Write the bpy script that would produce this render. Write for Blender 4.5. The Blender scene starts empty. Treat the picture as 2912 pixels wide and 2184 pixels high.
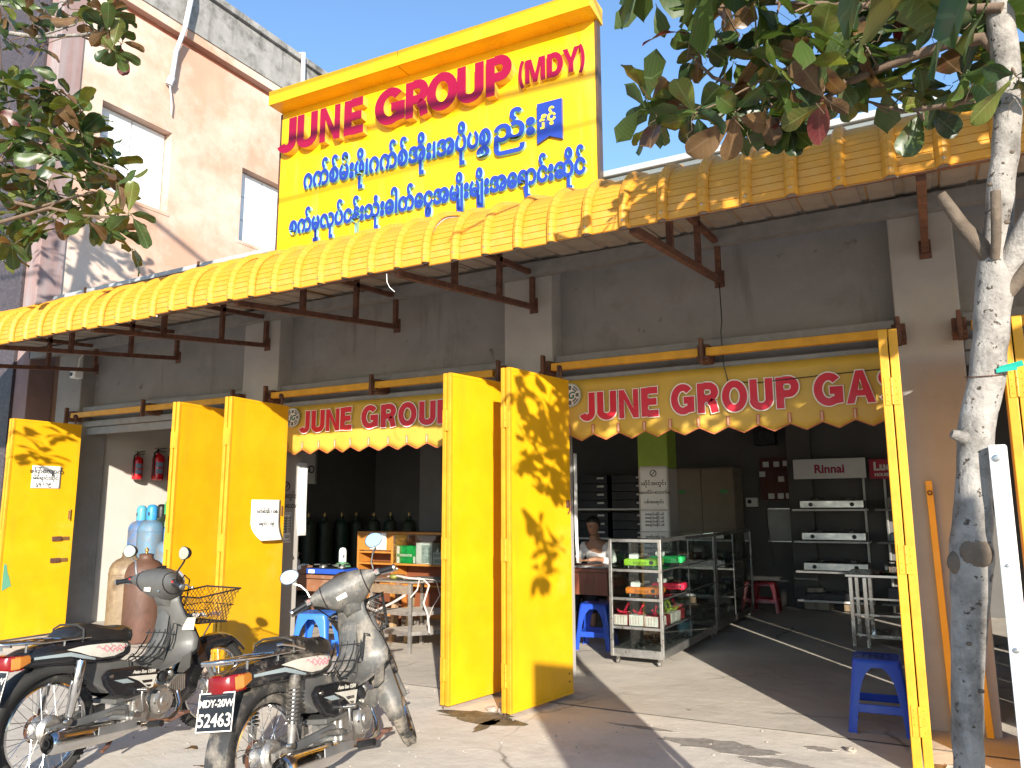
import bpy, bmesh, math, random
from mathutils import Vector as V, Matrix, Quaternion
R = math.radians; PI = math.pi
random.seed(11)
SC = bpy.context.scene; COL = SC.collection
# ---------------------------------------------------------------- camera
cam = bpy.data.cameras.new('camera'); cam.sensor_width = 36; cam.lens = 27.1; cam.clip_start = .05; cam.clip_end = 900
co = bpy.data.objects.new('camera', cam); COL.objects.link(co)
AX = V((0.8753, -0.0809, -0.4768)); AY = V((0.4836, 0.1365, 0.8646)); AZ = V((-0.0043, -0.9873, 0.1586))
right = V((AX.x, AY.x, AZ.x)); down = V((AX.y, AY.y, AZ.y)); fwd = V((AX.z, AY.z, AZ.z))
fwd.normalize(); right = (right - fwd*right.dot(fwd)).normalized(); down = fwd.cross(right)
m = Matrix.Identity(4)
for i in range(3):
    m[i][0] = right[i]; m[i][1] = -down[i]; m[i][2] = -fwd[i]
m[2][3] = 1.5
co.matrix_world = m; SC.camera = co
# ---------------------------------------------------------------- light
SUN_EL, SUN_AZ = R(16.5), R(144)          # azimuth clockwise from +Y
w = bpy.data.worlds.new('World'); SC.world = w; w.use_nodes = True
nt = w.node_tree; bg = nt.nodes['Background']
sky = nt.nodes.new('ShaderNodeTexSky'); sky.sky_type = 'NISHITA'; sky.sun_disc = False
sky.sun_elevation = SUN_EL; sky.sun_rotation = SUN_AZ; sky.dust_density = .2; sky.air_density = 1.0; sky.ozone_density = 3.4
nt.links.new(sky.outputs[0], bg.inputs[0]); bg.inputs[1].default_value = .15
sl = bpy.data.lights.new('sun', 'SUN'); sl.energy = 5; sl.angle = R(.5); sl.color = (1, .93, .81)
so = bpy.data.objects.new('sun', sl); COL.objects.link(so)
sd = V((math.sin(SUN_AZ)*math.cos(SUN_EL), math.cos(SUN_AZ)*math.cos(SUN_EL), math.sin(SUN_EL)))
so.rotation_euler = (-sd).to_track_quat('-Z', 'Y').to_euler(); so.location = (20, -30, 20)
SC.view_settings.view_transform = 'Standard'; SC.view_settings.look = 'None'; SC.view_settings.gamma = 1
SC.view_settings.use_curve_mapping = False; SC.view_settings.exposure = 1.08
SC.cycles.max_bounces = 8; SC.cycles.transparent_max_bounces = 12; SC.cycles.use_denoising = True
# ---------------------------------------------------------------- helpers
class B:
    def __init__(s): s.v = []; s.f = []
    def add(s, vs, fs):
        n = len(s.v); s.v += [V(p) for p in vs]; s.f += [tuple(i+n for i in q) for q in fs]; return s
    def box(s, lo, hi):
        (a, b, c), (d, e, g) = lo, hi
        return s.add([(a,b,c),(d,b,c),(d,e,c),(a,e,c),(a,b,g),(d,b,g),(d,e,g),(a,e,g)],
                     [(3,2,1,0),(4,5,6,7),(0,1,5,4),(1,2,6,5),(2,3,7,6),(3,0,4,7)])
    def bar(s, p, q, wd, ht, up=(0,0,1)):
        p, q = V(p), V(q); d = (q-p).normalized(); u = V(up)
        if abs(d.dot(u)) > .98: u = V((0,1,0))
        r = d.cross(u).normalized()*wd/2; u = r.cross(d).normalized()*ht/2
        vs = [p-r-u, p+r-u, p+r+u, p-r+u, q-r-u, q+r-u, q+r+u, q-r+u]
        return s.add(vs, [(0,1,2,3),(7,6,5,4),(4,5,1,0),(5,6,2,1),(6,7,3,2),(7,4,0,3)])
    def tube(s, pts, r, n=8, closed=False, caps=True):
        pts = [V(p) for p in pts]; N = len(pts); rs = r if isinstance(r, (list, tuple)) else [r]*N
        base = len(s.v); prev = None
        for i, p in enumerate(pts):
            if closed: t = pts[(i+1) % N]-pts[i-1]
            else: t = pts[min(i+1, N-1)]-pts[max(i-1, 0)]
            t.normalize()
            if prev is None:
                a = V((0,0,1)) if abs(t.z) < .9 else V((1,0,0))
                x = t.cross(a).normalized()
            else:
                x = prev - t*prev.dot(t)
                if x.length < 1e-5: x = t.orthogonal()
                x.normalize()
            prev = x; y = t.cross(x)
            for k in range(n):
                a = 2*PI*k/n; s.v.append(p + (x*math.cos(a)+y*math.sin(a))*rs[i])
        for i in range(N if closed else N-1):
            j = (i+1) % N
            for k in range(n):
                l = (k+1) % n; s.f.append((base+i*n+k, base+i*n+l, base+j*n+l, base+j*n+k))
        if caps and not closed:
            s.f.append(tuple(base+k for k in range(n))[::-1]); s.f.append(tuple(base+(N-1)*n+k for k in range(n)))
        return s
    def lathe(s, prof, n=16, o=(0,0,0), ax=(0,0,1), arc=None):
        o, ax = V(o), V(ax).normalized(); x = ax.orthogonal().normalized(); y = ax.cross(x); base = len(s.v)
        for r, h in prof:
            for k in range(n):
                a = 2*PI*k/n; s.v.append(o+ax*h+(x*math.cos(a)+y*math.sin(a))*max(r, 1e-4))
        for i in range(len(prof)-1):
            for k in range(n):
                l = (k+1) % n; s.f.append((base+i*n+k, base+i*n+l, base+(i+1)*n+l, base+(i+1)*n+k))
        return s
    def prism(s, poly, a, b, plane='xz'):
        def P(u, v, w): return {'xz': (u, w, v), 'yz': (w, u, v), 'xy': (u, v, w)}[plane]
        n = len(poly)
        return s.add([P(u, v, a) for u, v in poly]+[P(u, v, b) for u, v in poly],
                     [tuple(range(n))[::-1], tuple(range(n, 2*n))]+[(i, (i+1) % n, n+(i+1) % n, n+i) for i in range(n)])
    def loft(s, rings, caps=True, closed=True):
        n = len(rings[0]); base = len(s.v)
        for r in rings: s.v += [V(p) for p in r]
        for i in range(len(rings)-1):
            for k in range(n if closed else n-1):
                l = (k+1) % n; s.f.append((base+i*n+k, base+i*n+l, base+(i+1)*n+l, base+(i+1)*n+k))
        if caps and closed:
            s.f.append(tuple(base+k for k in range(n))[::-1]); s.f.append(tuple(base+(len(rings)-1)*n+k for k in range(n)))
        return s
    def ball(s, c, r, n=10, m=6):
        rx, ry, rz = r if isinstance(r, (tuple, list)) else (r, r, r)
        rings = [[(c[0]+rx*math.sin(PI*i/m)*math.cos(2*PI*k/n), c[1]+ry*math.sin(PI*i/m)*math.sin(2*PI*k/n), c[2]-rz*math.cos(PI*i/m)) for k in range(n)] for i in range(1, m)]
        return s.loft(rings)
    def xf(s, M, i0=0):
        for i in range(i0, len(s.v)): s.v[i] = M @ s.v[i]
        return s
    def merge(s, b, M=None):
        return s.add([(M @ p if M else p) for p in b.v], b.f)
def wmat(o):
    M = o.matrix_basis.copy()
    while o.parent: o = o.parent; M = o.matrix_basis @ M
    return M
def obj(name, b, mt, parent=None, smooth=None, bevel=0, W=False, loc=None, rot=None, seg=2):
    if isinstance(b, B):
        me = bpy.data.meshes.new(name)
        vs = b.v
        if W and parent is not None:
            I = wmat(parent).inverted(); vs = [I @ p for p in vs]
        me.from_pydata([tuple(p) for p in vs], [], b.f)
        bm = bmesh.new(); bm.from_mesh(me); bmesh.ops.recalc_face_normals(bm, faces=bm.faces); bm.to_mesh(me); bm.free()
        if smooth is not None:
            me.shade_smooth(); me.set_sharp_from_angle(angle=R(smooth))
    else: me = b
    if mt is not None and not me.materials: me.materials.append(mt)
    o = bpy.data.objects.new(name, me); COL.objects.link(o)
    if parent is not None: o.parent = parent
    if loc is not None: o.location = loc
    if rot is not None: o.rotation_euler = rot
    if bevel:
        md = o.modifiers.new('bevel', 'BEVEL'); md.width = bevel; md.segments = seg; md.limit_method = 'ANGLE'; md.angle_limit = R(40)
        md.harden_normals = False
    return o
def tag(o, label=None, cat=None, group=None, kind=None):
    if label: o['label'] = label
    if cat: o['category'] = cat
    if group: o['group'] = group
    if kind: o['kind'] = kind
    return o
def thing(name, label, cat, loc=(0,0,0), rz=0, group=None):
    o = bpy.data.objects.new(name, None); COL.objects.link(o); o.location = loc; o.rotation_euler = (0,0,rz); o.empty_display_size = .1
    return tag(o, label, cat, group)
def dup(o, parent=None, label=None, loc=None, rz=None):
    c = o.copy(); COL.objects.link(c)
    if parent is not None: c.parent = parent
    if label: c['label'] = label
    if loc is not None: c.location = loc
    if rz is not None: c.rotation_euler = (c.rotation_euler.x, c.rotation_euler.y, rz)
    for ch in list(o.children): dup(ch, c)
    return c
# text turned into a mesh lying in the XZ plane and facing -Y
def tmesh(s, size, ext=.001, off=0, align='LEFT', sp=1.0, sx=1.0, shear=0, res=3):
    c = bpy.data.curves.new('lettering', 'FONT'); c.body = s; c.size = size; c.extrude = ext; c.offset = off; c.align_x = align
    c.space_character = sp; c.resolution_u = res; c.shear = shear
    o = bpy.data.objects.new('lettering', c); COL.objects.link(o)
    dg = bpy.context.evaluated_depsgraph_get(); dg.update()
    me = bpy.data.meshes.new_from_object(o.evaluated_get(dg))
    bpy.data.objects.remove(o); bpy.data.curves.remove(c)
    me.transform(Matrix(((sx,0,0,0),(0,0,-1,0),(0,1,0,0),(0,0,0,1))))
    me.materials.clear()
    return me
# ---------------------------------------------------------------- materials
def mat(name, col, rough=.6, metal=0, var=.12, vs=4, bump=0, bs=60, dirt=None, streak=None, trans=0, coat=0, emit=0, ior=1.45, spots=None):
    m = bpy.data.materials.new(name); m.use_nodes = True; t = m.node_tree; N = t.nodes; L = t.links; p = N['Principled BSDF']
    tc = N.new('ShaderNodeTexCoord'); out = tc.outputs['Object']
    def noise(sc, det=5, stretch=None, rgh=.6, off=0):
        n = N.new('ShaderNodeTexNoise'); n.inputs['Scale'].default_value = sc; n.inputs['Detail'].default_value = det; n.inputs['Roughness'].default_value = rgh
        mp = N.new('ShaderNodeMapping'); mp.inputs['Location'].default_value = (off, off*.7, off*.3)
        if stretch: mp.inputs['Scale'].default_value = stretch
        L.new(out, mp.inputs[0]); L.new(mp.outputs[0], n.inputs[0]); return n.outputs[0]
    def ramp(src, a, b):
        r = N.new('ShaderNodeMapRange'); r.inputs[1].default_value = a; r.inputs[2].default_value = b; L.new(src, r.inputs[0]); return r.outputs[0]
    def mix(fac, a, b, mode='MIX'):
        x = N.new('ShaderNodeMix'); x.data_type = 'RGBA'; x.blend_type = mode
        for s, val in ((x.inputs[0], fac), (x.inputs[6], a), (x.inputs[7], b)):
            if isinstance(val, (int, float)): s.default_value = val
            elif isinstance(val, tuple): s.default_value = (*val[:3], 1)
            else: L.new(val, s)
        return x.outputs[2]
    c = tuple(col)
    base = c
    if var:
        f = ramp(noise(vs, 6), .3, .7)
        base = mix(f, tuple(max(0, k*(1-var)) for k in c), tuple(min(1, k*(1+var)) for k in c))
    if streak:   # (colour, lo, hi, scale)
        base = mix(ramp(noise(streak[3], 6, (1, 1, .12), off=3), streak[1], streak[2]), base, streak[0])
    if dirt:     # (colour, lo, hi, scale)
        base = mix(ramp(noise(dirt[3], 8, rgh=.7, off=7), dirt[1], dirt[2]), base, dirt[0])
    if spots:
        base = mix(ramp(noise(spots[3], 3, off=13), spots[1], spots[2]), base, spots[0])
    if isinstance(base, tuple): p.inputs['Base Color'].default_value = (*base, 1)
    else: L.new(base, p.inputs['Base Color'])
    p.inputs['Metallic'].default_value = metal; p.inputs['IOR'].default_value = ior
    if rough > .08 and var:
        L.new((lambda r: (setattr(r.node.inputs[3], 'default_value', max(.02, rough-.12)), setattr(r.node.inputs[4], 'default_value', min(1, rough+.12)), r)[2])(ramp(noise(vs*2.3, 4, off=21), .3, .7)), p.inputs['Roughness'])
    else: p.inputs['Roughness'].default_value = rough
    if trans: p.inputs['Transmission Weight'].default_value = trans
    if coat: p.inputs['Coat Weight'].default_value = coat; p.inputs['Coat Roughness'].default_value = .1
    if bump:
        bn = N.new('ShaderNodeBump'); bn.inputs['Strength'].default_value = bump; bn.inputs['Distance'].default_value = .01
        L.new(noise(bs, 8, rgh=.65), bn.inputs['Height']); L.new(bn.outputs[0], p.inputs['Normal'])
    return m
M = {}
DUST = (.36, .29, .21)
M['yellow'] = mat('yellow_paint', (.70, .36, .006), .42, var=.1, vs=2.5, bump=.12, bs=5, dirt=((.72,.43,.05), .56, .76, 1.3), streak=((.56,.27,.015), .6, .85, 5), spots=((.2,.1,.05), .76, .79, 24))
M['yellow_edge'] = mat('yellow_edge_paint', (.56, .27, .012), .5, var=.15, vs=9, dirt=((.3,.17,.05), .6, .75, 40))
M['awning'] = mat('awning_paint', (.60, .265, .022), .5, var=.12, vs=1.5, dirt=((.55,.33,.1), .5, .85, 5), bump=.04, bs=14)
M['signyellow'] = mat('sign_yellow', (.78, .43, .006), .34, var=.06, vs=1.5, bump=.05, bs=2.5, dirt=((.62,.32,.01), .55, .85, 1.6), streak=((.66,.42,.06), .6, .85, 4))
M['red'] = mat('red_acrylic', (.24, .004, .03), .09, var=.05)
M['sideyellow'] = mat('letter_side_yellow', (.72, .42, .06), .35)
M['blue'] = mat('blue_acrylic', (.02, .045, .27), .2, var=.05)
M['cyan'] = mat('pale_cyan', (.22, .52, .55), .4)
M['wall'] = mat('grey_white_plaster', (.25, .235, .22), .85, var=.1, vs=3, bump=.25, bs=50, dirt=((.17,.145,.125), .55, .8, 2.2), streak=((.13,.11,.095), .58, .85, 6), spots=((.12,.08,.06), .70, .78, 5))
M['pillar'] = mat('white_plaster', (.355, .335, .31), .8, var=.06, vs=4, bump=.2, bs=60, dirt=((.30,.265,.23), .62, .85, 5))
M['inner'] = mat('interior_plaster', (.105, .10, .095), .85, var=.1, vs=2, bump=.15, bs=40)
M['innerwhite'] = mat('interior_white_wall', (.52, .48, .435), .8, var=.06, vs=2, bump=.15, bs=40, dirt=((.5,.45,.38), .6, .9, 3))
M['ledge'] = mat('grey_painted_steel', (.21, .205, .20), .6, var=.15, vs=8, dirt=((.2,.16,.12), .6, .8, 12))
M['rust'] = mat('rusty_steel', (.10, .045, .03), .8, var=.4, vs=12, bump=.4, bs=90, dirt=((.22,.09,.04), .5, .75, 20))
M['soffit'] = mat('unpainted_underside', (.34, .29, .24), .6, var=.15, vs=5, dirt=((.2,.15,.1), .55, .8, 9))
M['fascia'] = mat('pale_sheet_metal', (.36, .38, .385), .5, .1, var=.06, vs=3)
M['fasciad'] = mat('dark_sheet_metal', (.16, .18, .18), .5, .2, var=.1, vs=3)
M['black'] = mat('black_plastic', (.012, .012, .013), .4, var=.2, dirt=((.2,.17,.14), .62, .9, 9))
M['chrome'] = mat('chrome', (.62, .6, .58), .14, 1, var=.1, vs=12, dirt=((.25,.18,.12), .62, .8, 16))
M['steel'] = mat('brushed_steel', (.50, .49, .47), .34, 1, var=.04, vs=3)
M['alu'] = mat('cast_aluminium', (.46, .44, .41), .42, .9, var=.2, vs=15, bump=.15, bs=80, dirt=((.28,.2,.13), .55, .8, 14))
M['glass'] = mat('clear_glass', (.80, .88, .84), .0, var=0, trans=1, ior=1.45)
M['white'] = mat('white_paint', (.8, .79, .76), .55, var=.05, vs=8)
M['paper'] = mat('white_paper', (.82, .82, .8), .8, var=.03)
M['ink'] = mat('black_ink', (.02, .02, .02), .7, var=0)
M['concrete'] = mat('old_concrete', (.26, .25, .235), .9, var=.25, vs=3, bump=.4, bs=30, dirt=((.06,.055,.05), .5, .72, 2.5), streak=((.08,.075,.07), .55, .8, 3))
# ================================================================ ground
def ground_mat(name, base, crack=True):
    m = mat(name, base, .92, var=.16, vs=.9, bump=.3, bs=45, dirt=((.42,.37,.31), .56, .8, 1.3), spots=((.16,.14,.115), .72, .8, 3.1))
    t = m.node_tree; N = t.nodes; L = t.links; p = N['Principled BSDF']
    if crack:
        tc = [n for n in N if n.type == 'TEX_COORD'][0]
        nz = N.new('ShaderNodeTexNoise'); nz.inputs['Scale'].default_value = 1.7; nz.inputs['Detail'].default_value = 6
        L.new(tc.outputs['Object'], nz.inputs[0])
        ad = N.new('ShaderNodeMix'); ad.data_type = 'RGBA'; ad.blend_type = 'LINEAR_LIGHT'; ad.inputs[0].default_value = .22
        L.new(tc.outputs['Object'], ad.inputs[6]); L.new(nz.outputs[1], ad.inputs[7])
        vo = N.new('ShaderNodeTexVoronoi'); vo.feature = 'DISTANCE_TO_EDGE'; vo.inputs['Scale'].default_value = .62; L.new(ad.outputs[2], vo.inputs[0])
        n2 = N.new('ShaderNodeTexNoise'); n2.inputs['Scale'].default_value = .8; L.new(tc.outputs['Object'], n2.inputs[0])
        r = N.new('ShaderNodeMapRange'); r.inputs[1].default_value = 0; r.inputs[2].default_value = .012; r.inputs[3].default_value = 1; r.inputs[4].default_value = 0
        L.new(vo.outputs[0], r.inputs[0])
        g = N.new('ShaderNodeMapRange'); g.inputs[1].default_value = .48; g.inputs[2].default_value = .6; g.inputs[4].default_value = .75; L.new(n2.outputs[0], g.inputs[0])
        mu = N.new('ShaderNodeMath'); mu.operation = 'MULTIPLY'; L.new(r.outputs[0], mu.inputs[0]); L.new(g.outputs[0], mu.inputs[1])
        old = p.inputs['Base Color'].links[0].from_socket
        x = N.new('ShaderNodeMix'); x.data_type = 'RGBA'; L.new(mu.outputs[0], x.inputs[0]); L.new(old, x.inputs[6]); x.inputs[7].default_value = (.07,.055,.04,1)
        L.new(x.outputs[2], p.inputs['Base Color'])
        bn = [n for n in N if n.type == 'BUMP'][0]
        b2 = N.new('ShaderNodeBump'); b2.inputs['Strength'].default_value = .35; b2.inputs['Distance'].default_value = .03
        n3 = N.new('ShaderNodeTexNoise'); n3.inputs['Scale'].default_value = 5; n3.inputs['Detail'].default_value = 7; L.new(tc.outputs['Object'], n3.inputs[0])
        L.new(n3.outputs[0], b2.inputs['Height']); L.new(b2.outputs[0], bn.inputs['Normal'])
    return m
M['ground'] = ground_mat('dusty_concrete', (.60, .545, .47))
M['floor'] = ground_mat('worn_floor', (.48, .435, .375))
b = B()
b.add([(-160,-160,0),(160,-160,0),(160,160,0),(-160,160,0)], [(0,1,2,3)])
tag(obj('ground', b, M['ground']), kind='structure')
# the shop slab starts at a slightly ragged joint a little proud of the yard
b = B(); n = 60; pts = []
for i in range(n+1):
    x = -10.2+15.2*i/n; pts.append((x, 5.69+.03*math.sin(x*.55+.8)+random.uniform(-.008,.008)+.012*max(0,x+2)))
P_ = [(p[0], p[1], .004) for p in pts]+[(5,12.7,.004),(-10.2,12.7,.004)]; b.add(P_, [tuple(range(len(P_)))])
tag(obj('shop_floor', b, M['floor']), kind='structure')
b = B()
for (x0, y0), (x1, y1) in zip(pts, pts[1:]):
    w0 = random.uniform(.003,.009); b.add([(x0,y0-w0,.0062),(x1,y1-w0,.0062),(x1,y1+.004,.0062),(x0,y0+.004,.0062)], [(0,1,2,3)])
tag(obj('floor_joint', b, mat('dirty_joint', (.09,.075,.06), .95)), kind='structure')
# ================================================================ shop building
shop = thing('shop_building', 'long grey single storey shop with four open bays under a yellow awning', 'shop building', (-5.2, 6.4, 0))
def sp(name, b, m, **k): return obj(name, b, m, shop, W=True, **k)
PX = [(-10.62,-10.08),(-6.98,-6.42),(-3.5,-3.0),(-.2,.22),(3.1,3.6)]
for i, (a, c) in enumerate(PX):
    b = B(); b.box((a,6.2,3.02),(c,6.62,3.9)); b.box((a,6.2,0),(c,6.62,3.02)); 
    sp('pilaster', B().box((a,6.2,0),(c,6.62,3.9)), M['pillar'] if i in (1,2,3) else M['wall'], bevel=.012)
for (a, c) in [(-10.08,-6.98),(-6.42,-3.5),(-3.0,-.2),(.22,3.1)]:
    sp('upper_wall', B().box((a,6.4,2.68),(c,6.58,4.1)), M['wall'])
    b = B().box((a+.003,6.24,2.80),(c-.003,6.398,2.865)); sp('ledge_channel', b, M['ledge'], bevel=.008)
    b = B().box((a+.003,6.27,2.60),(c-.003,6.398,2.675)); b.box((a+.003,6.33,2.50),(c-.003,6.39,2.597)); sp('lintel', b, M['ledge'], bevel=.008)
    # yellow folding door track in two lengths with hanger brackets
    mid = (a+c)/2
    for s, e in ((a+.05, mid-.03),(mid+.03, c-.05)):
        sp('door_track', B().box((s,6.06,2.70),(e,6.12,2.765)), M['yellow_edge'], bevel=.006)
    for x in (a-.02, mid, c+.02):
        b = B().box((x-.045,6.10,2.66),(x+.045,6.235 if x!=mid else 6.3,2.80)); b.bar((x,6.05,2.63),(x,6.05,2.84),.03,.05); b.bar((x-.05,6.09,2.69),(x+.05,6.09,2.69),.05,.03)
        sp('track_bracket', b, M['rust'], bevel=.004)
# interior shell
sp('left_wall', B().box((-10.4,6.62,0),(-10.16,8.7,3.9)), M['innerwhite']); sp('left_wall', B().box((-10.4,8.702,0),(-10.163,12.9,3.9)), M['inner'])  # rear length is darker: the deep interior shade is put into its colour
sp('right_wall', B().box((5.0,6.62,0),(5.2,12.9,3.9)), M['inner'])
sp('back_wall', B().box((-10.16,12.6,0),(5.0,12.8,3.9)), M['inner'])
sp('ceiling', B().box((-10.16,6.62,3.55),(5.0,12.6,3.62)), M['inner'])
M['greencol'] = mat('lime_green_paint', (.32, .46, .06), .6)
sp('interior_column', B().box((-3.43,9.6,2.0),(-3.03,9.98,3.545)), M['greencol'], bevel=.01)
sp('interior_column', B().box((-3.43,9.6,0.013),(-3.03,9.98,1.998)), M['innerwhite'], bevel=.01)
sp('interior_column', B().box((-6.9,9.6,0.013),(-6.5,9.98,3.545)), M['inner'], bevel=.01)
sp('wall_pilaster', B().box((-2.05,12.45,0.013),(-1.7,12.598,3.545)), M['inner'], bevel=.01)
# roof edge
b = B().box((-12.6,6.34,4.53),(6,6.42,4.59)); sp('roof_flashing', b, M['fascia'], bevel=.01)
b = B().box((-12.6,6.38,4.465),(6,6.44,4.528)); sp('roof_band', b, M['fasciad'])
b = B().box((-12.6,6.36,3.92),(6,6.44,4.463)); sp('roof_sheet', b, M['fascia'])
b = B().add([(-12.6,6.42,4.588),(6,6.42,4.588),(6,13.2,4.7),(-12.6,13.2,4.7)], [(0,1,2,3)]); sp('roof', b, M['fascia'])
sp('roof_end', B().box((-12.6,6.45,3.9),(-12.5,13,4.6)), M['fasciad'])
for x in (-8.05, -10.4, -11.3):
    sp('gutter_strap', B().box((x,6.32,4.34),(x+.03,6.345,4.61)), M['rust'])
# ================================================================ pink building
pk = thing('neighbour_building', 'tall faded pink building with white shuttered windows and grey parapet', 'building', (-15.5, 12, 0))
M['pink'] = mat('faded_pink_wall', (.46, .275, .19), .9, var=.1, vs=1.2, bump=.2, bs=30, dirt=((.58,.46,.38), .44, .66, .5), streak=((.50,.36,.285), .5, .9, 1.2))
M['pinkd'] = mat('dark_pink_plaster', (.24, .16, .15), .9, var=.12, vs=3, streak=((.27,.26,.27), .5, .75, 3))
M['redband'] = mat('brick_red_paint', (.33, .12, .07), .85, var=.15, vs=4)
M['granite'] = mat('dark_granite_cladding', (.055, .045, .05), .55, var=.5, vs=40, dirt=((.12,.09,.09), .55, .75, 8))
M['shutter'] = mat('white_shutter', (.66, .66, .67), .6, var=.06, vs=5, dirt=((.5,.52,.56), .6, .85, 6))
def kp(name, b, m, par=pk, **k): return obj(name, b, m, par, W=True, **k)
X = -11.2
Yw = [6.46, 6.85, 8.13, 9.68, 11.0, 12.6, 13.9, 16]
Zw = [0, 6.5, 7.95, 9.68]
b = B()
for i in range(len(Yw)-1):
    for j in range(3):
        if j == 1 and i in (1, 3, 5): continue
        b.box((X-.3, Yw[i], Zw[j]), (X, Yw[i+1], Zw[j+1]))
bmw = bmesh.new(); me = bpy.data.meshes.new('t'); me.from_pydata([tuple(v) for v in b.v], [], b.f); bmw.from_mesh(me)
bmesh.ops.remove_doubles(bmw, verts=bmw.verts, dist=1e-4)
seen = {}
for f in list(bmw.faces):
    k = tuple(round(c, 3) for c in f.calc_center_median()); seen.setdefault(k, []).append(f)
bmesh.ops.delete(bmw, geom=[f for fs in seen.values() if len(fs) > 1 for f in fs], context='FACES_ONLY')
bmw.to_mesh(me); bmw.free(); me.transform(wmat(pk).inverted()); me.name = 'side_wall'
obj('side_wall', me, M['pink'], pk)
kp('corner_pilaster', B().box((X-.3,6.1,0),(X+.03,6.458,9.68)), M['pinkd'], bevel=.01)
kp('front_wall', B().box((-24,6.06,0),(X-.302,6.3,11)), M['granite'])
kp('rear_body', B().box((-24,6.31,0),(X-.32,16,9.6)), M['granite'])
kp('recess_band', B().box((X-.3,6.1,9.682),(X-.14,16,9.86)), M['redband'])
kp('cornice', B().box((X-.3,6.05,9.862),(X+.0,16,10.03)), M['pink'], bevel=.01)
kp('parapet', B().box((X-.3,6.02,10.033),(X+.02,16,10.86)), M['concrete'], bevel=.01)
kp('parapet_cap', B().box((X-.36,5.98,10.863),(X+.09,16,11.0)), M['concrete'], bevel=.015)
for y0, y1 in ((6.85,8.13),(9.68,11.0),(12.6,13.9)):
    fr = kp('window', B().box((X-.3,y0,6.5),(X-.2,y1,7.95)), M['shutter'])
    ym = (y0+y1)/2
    for a, c in ((y0+.02, ym-.012),(ym+.012, y1-.02)):
        for z0, z1 in ((6.52,6.98),(6.99,7.45),(7.46,7.93)):
            obj('shutter_panel', B().box((X-.2,a,z0),(X-.172,c,z1)), M['shutter'], fr, W=True, bevel=.006)
    kp('window_sill', B().box((X-.198,y0-.04,6.44),(X+.012,y1+.04,6.5)), M['pink'], bevel=.004)
M['pvc'] = mat('grey_pvc', (.55,.55,.56), .5, var=.1)
b = B().tube([(X-.05,8.2,11.05),(X+.16,8.2,11.03),(X+.18,8.2,10.6),(X+.16,8.12,9.9)], .045, 10); b.tube([(X+.16,8.12,9.9),(X+.1,8.02,9.4),(X+.09,7.98,8.85)], .04, 10); b.tube([(X+.09,7.98,8.9),(X+.06,7.95,8.75)], .06, 10)
kp('downpipe', b, M['pvc'], smooth=50)
b = B().tube([(X+.07,7.96,8.78),(X+.1,7.99,8.5),(X+.05,8.05,8.25)], .012, 6); kp('pipe_tail', b, M['pvc'])
b = B().tube([(X-.05,11.0,11.03),(X+.14,11.0,11.0),(X+.16,11.0,9.9)], .045, 10); kp('downpipe', b, M['pvc'], smooth=50)
# ================================================================ awning
aw = thing('yellow_awning', 'long yellow corrugated metal awning with curved front edge on rusty brackets', 'awning', (-4.5, 6.3, 3.1))
prof = [(6.32,3.80),(5.6,3.74),(4.95,3.66),(4.62,3.60),(4.45,3.562),(4.33,3.522),(4.241,3.486),(4.177,3.445),(4.115,3.385),(4.072,3.31),(4.052,3.225),(4.049,3.16),(4.052,3.10)]
def resample(p, step, start):
    out = [p[i] for i in range(start)]; cur = V((*p[start], 0)); i = start; out.append(p[start]); left = step
    pts = [V((*q, 0)) for q in p]; pos = pts[start]
    while i < len(pts)-1:
        d = (pts[i+1]-pos).length
        if d < left: left -= d; i += 1; pos = pts[i]
        else: pos = pos+(pts[i+1]-pos).normalized()*left; out.append((pos.x, pos.y)); left = step
    out.append(p[-1]); return out
rp = resample(prof, .044, 2)
PW = .232
def awning_mesh(teeth, flat):
    xs = [(-.014,-.004),(0,0),(.165,0),(.172,.016),(.184,.030),(.20,.035),(.216,.030),(.226,.016),(.233,0)] if not flat else [(0,-.012),(.165,-.012),(.175,.0),(.223,.0),(.233,-.012)]
    pts = [V((0,y,z)) for y, z in rp]; ring = []
    for i, p in enumerate(pts):
        t = (pts[min(i+1,len(pts)-1)]-pts[max(i-1,0)]).normalized(); n = V((0, t.z, -t.y))
        if n.z < 0 and p.y > 4.2: n = -n
        if p.y <= 4.2: n = V((0,-abs(t.z),abs(t.y)*1)) if True else n
        n.normalize()
        if teeth and 3 <= i < len(pts)-1: ring += [(p, n, 0), (p+t*.0008, n, -.006), (p+t*.0052, n, -.006), (p+t*.006, n, 0)]
        else: ring.append((p, n, 0))
    b = B(); b.loft([[p+n*(o*(1 if h < .01 else .5)+h)+V((x,0,0)) for x, h in xs] for p, n, o in ring], caps=False, closed=False)
    return b
random.seed(5)
p0 = None; s0 = None; x0 = -11.2; offz = 0; k = 0
while x0 < 2.6:
    if k % 4 == 0: offz = random.uniform(-.012, .012)
    loc = (x0+4.5, -6.3+random.uniform(-.004,.004), -3.1+offz-.0025*k*0)
    if p0 is None:
        p0 = obj('corrugated_panel', awning_mesh(True, False), M['awning'], aw, smooth=24, loc=loc)
        p0.modifiers.new('thickness', 'SOLIDIFY').thickness = -.0015
        s0 = obj('soffit_panel', awning_mesh(False, True), M['soffit'], aw, loc=(loc[0], loc[1]+.006, loc[2]))
    else:
        c = dup(p0, aw, loc=loc); dup(s0, aw, loc=(loc[0], loc[1]+.006, loc[2]))
    if k % 4 == 3:   # lapped sheet end: a dark gap stands proud
        pass
    x0 += PW; k += 1
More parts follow.
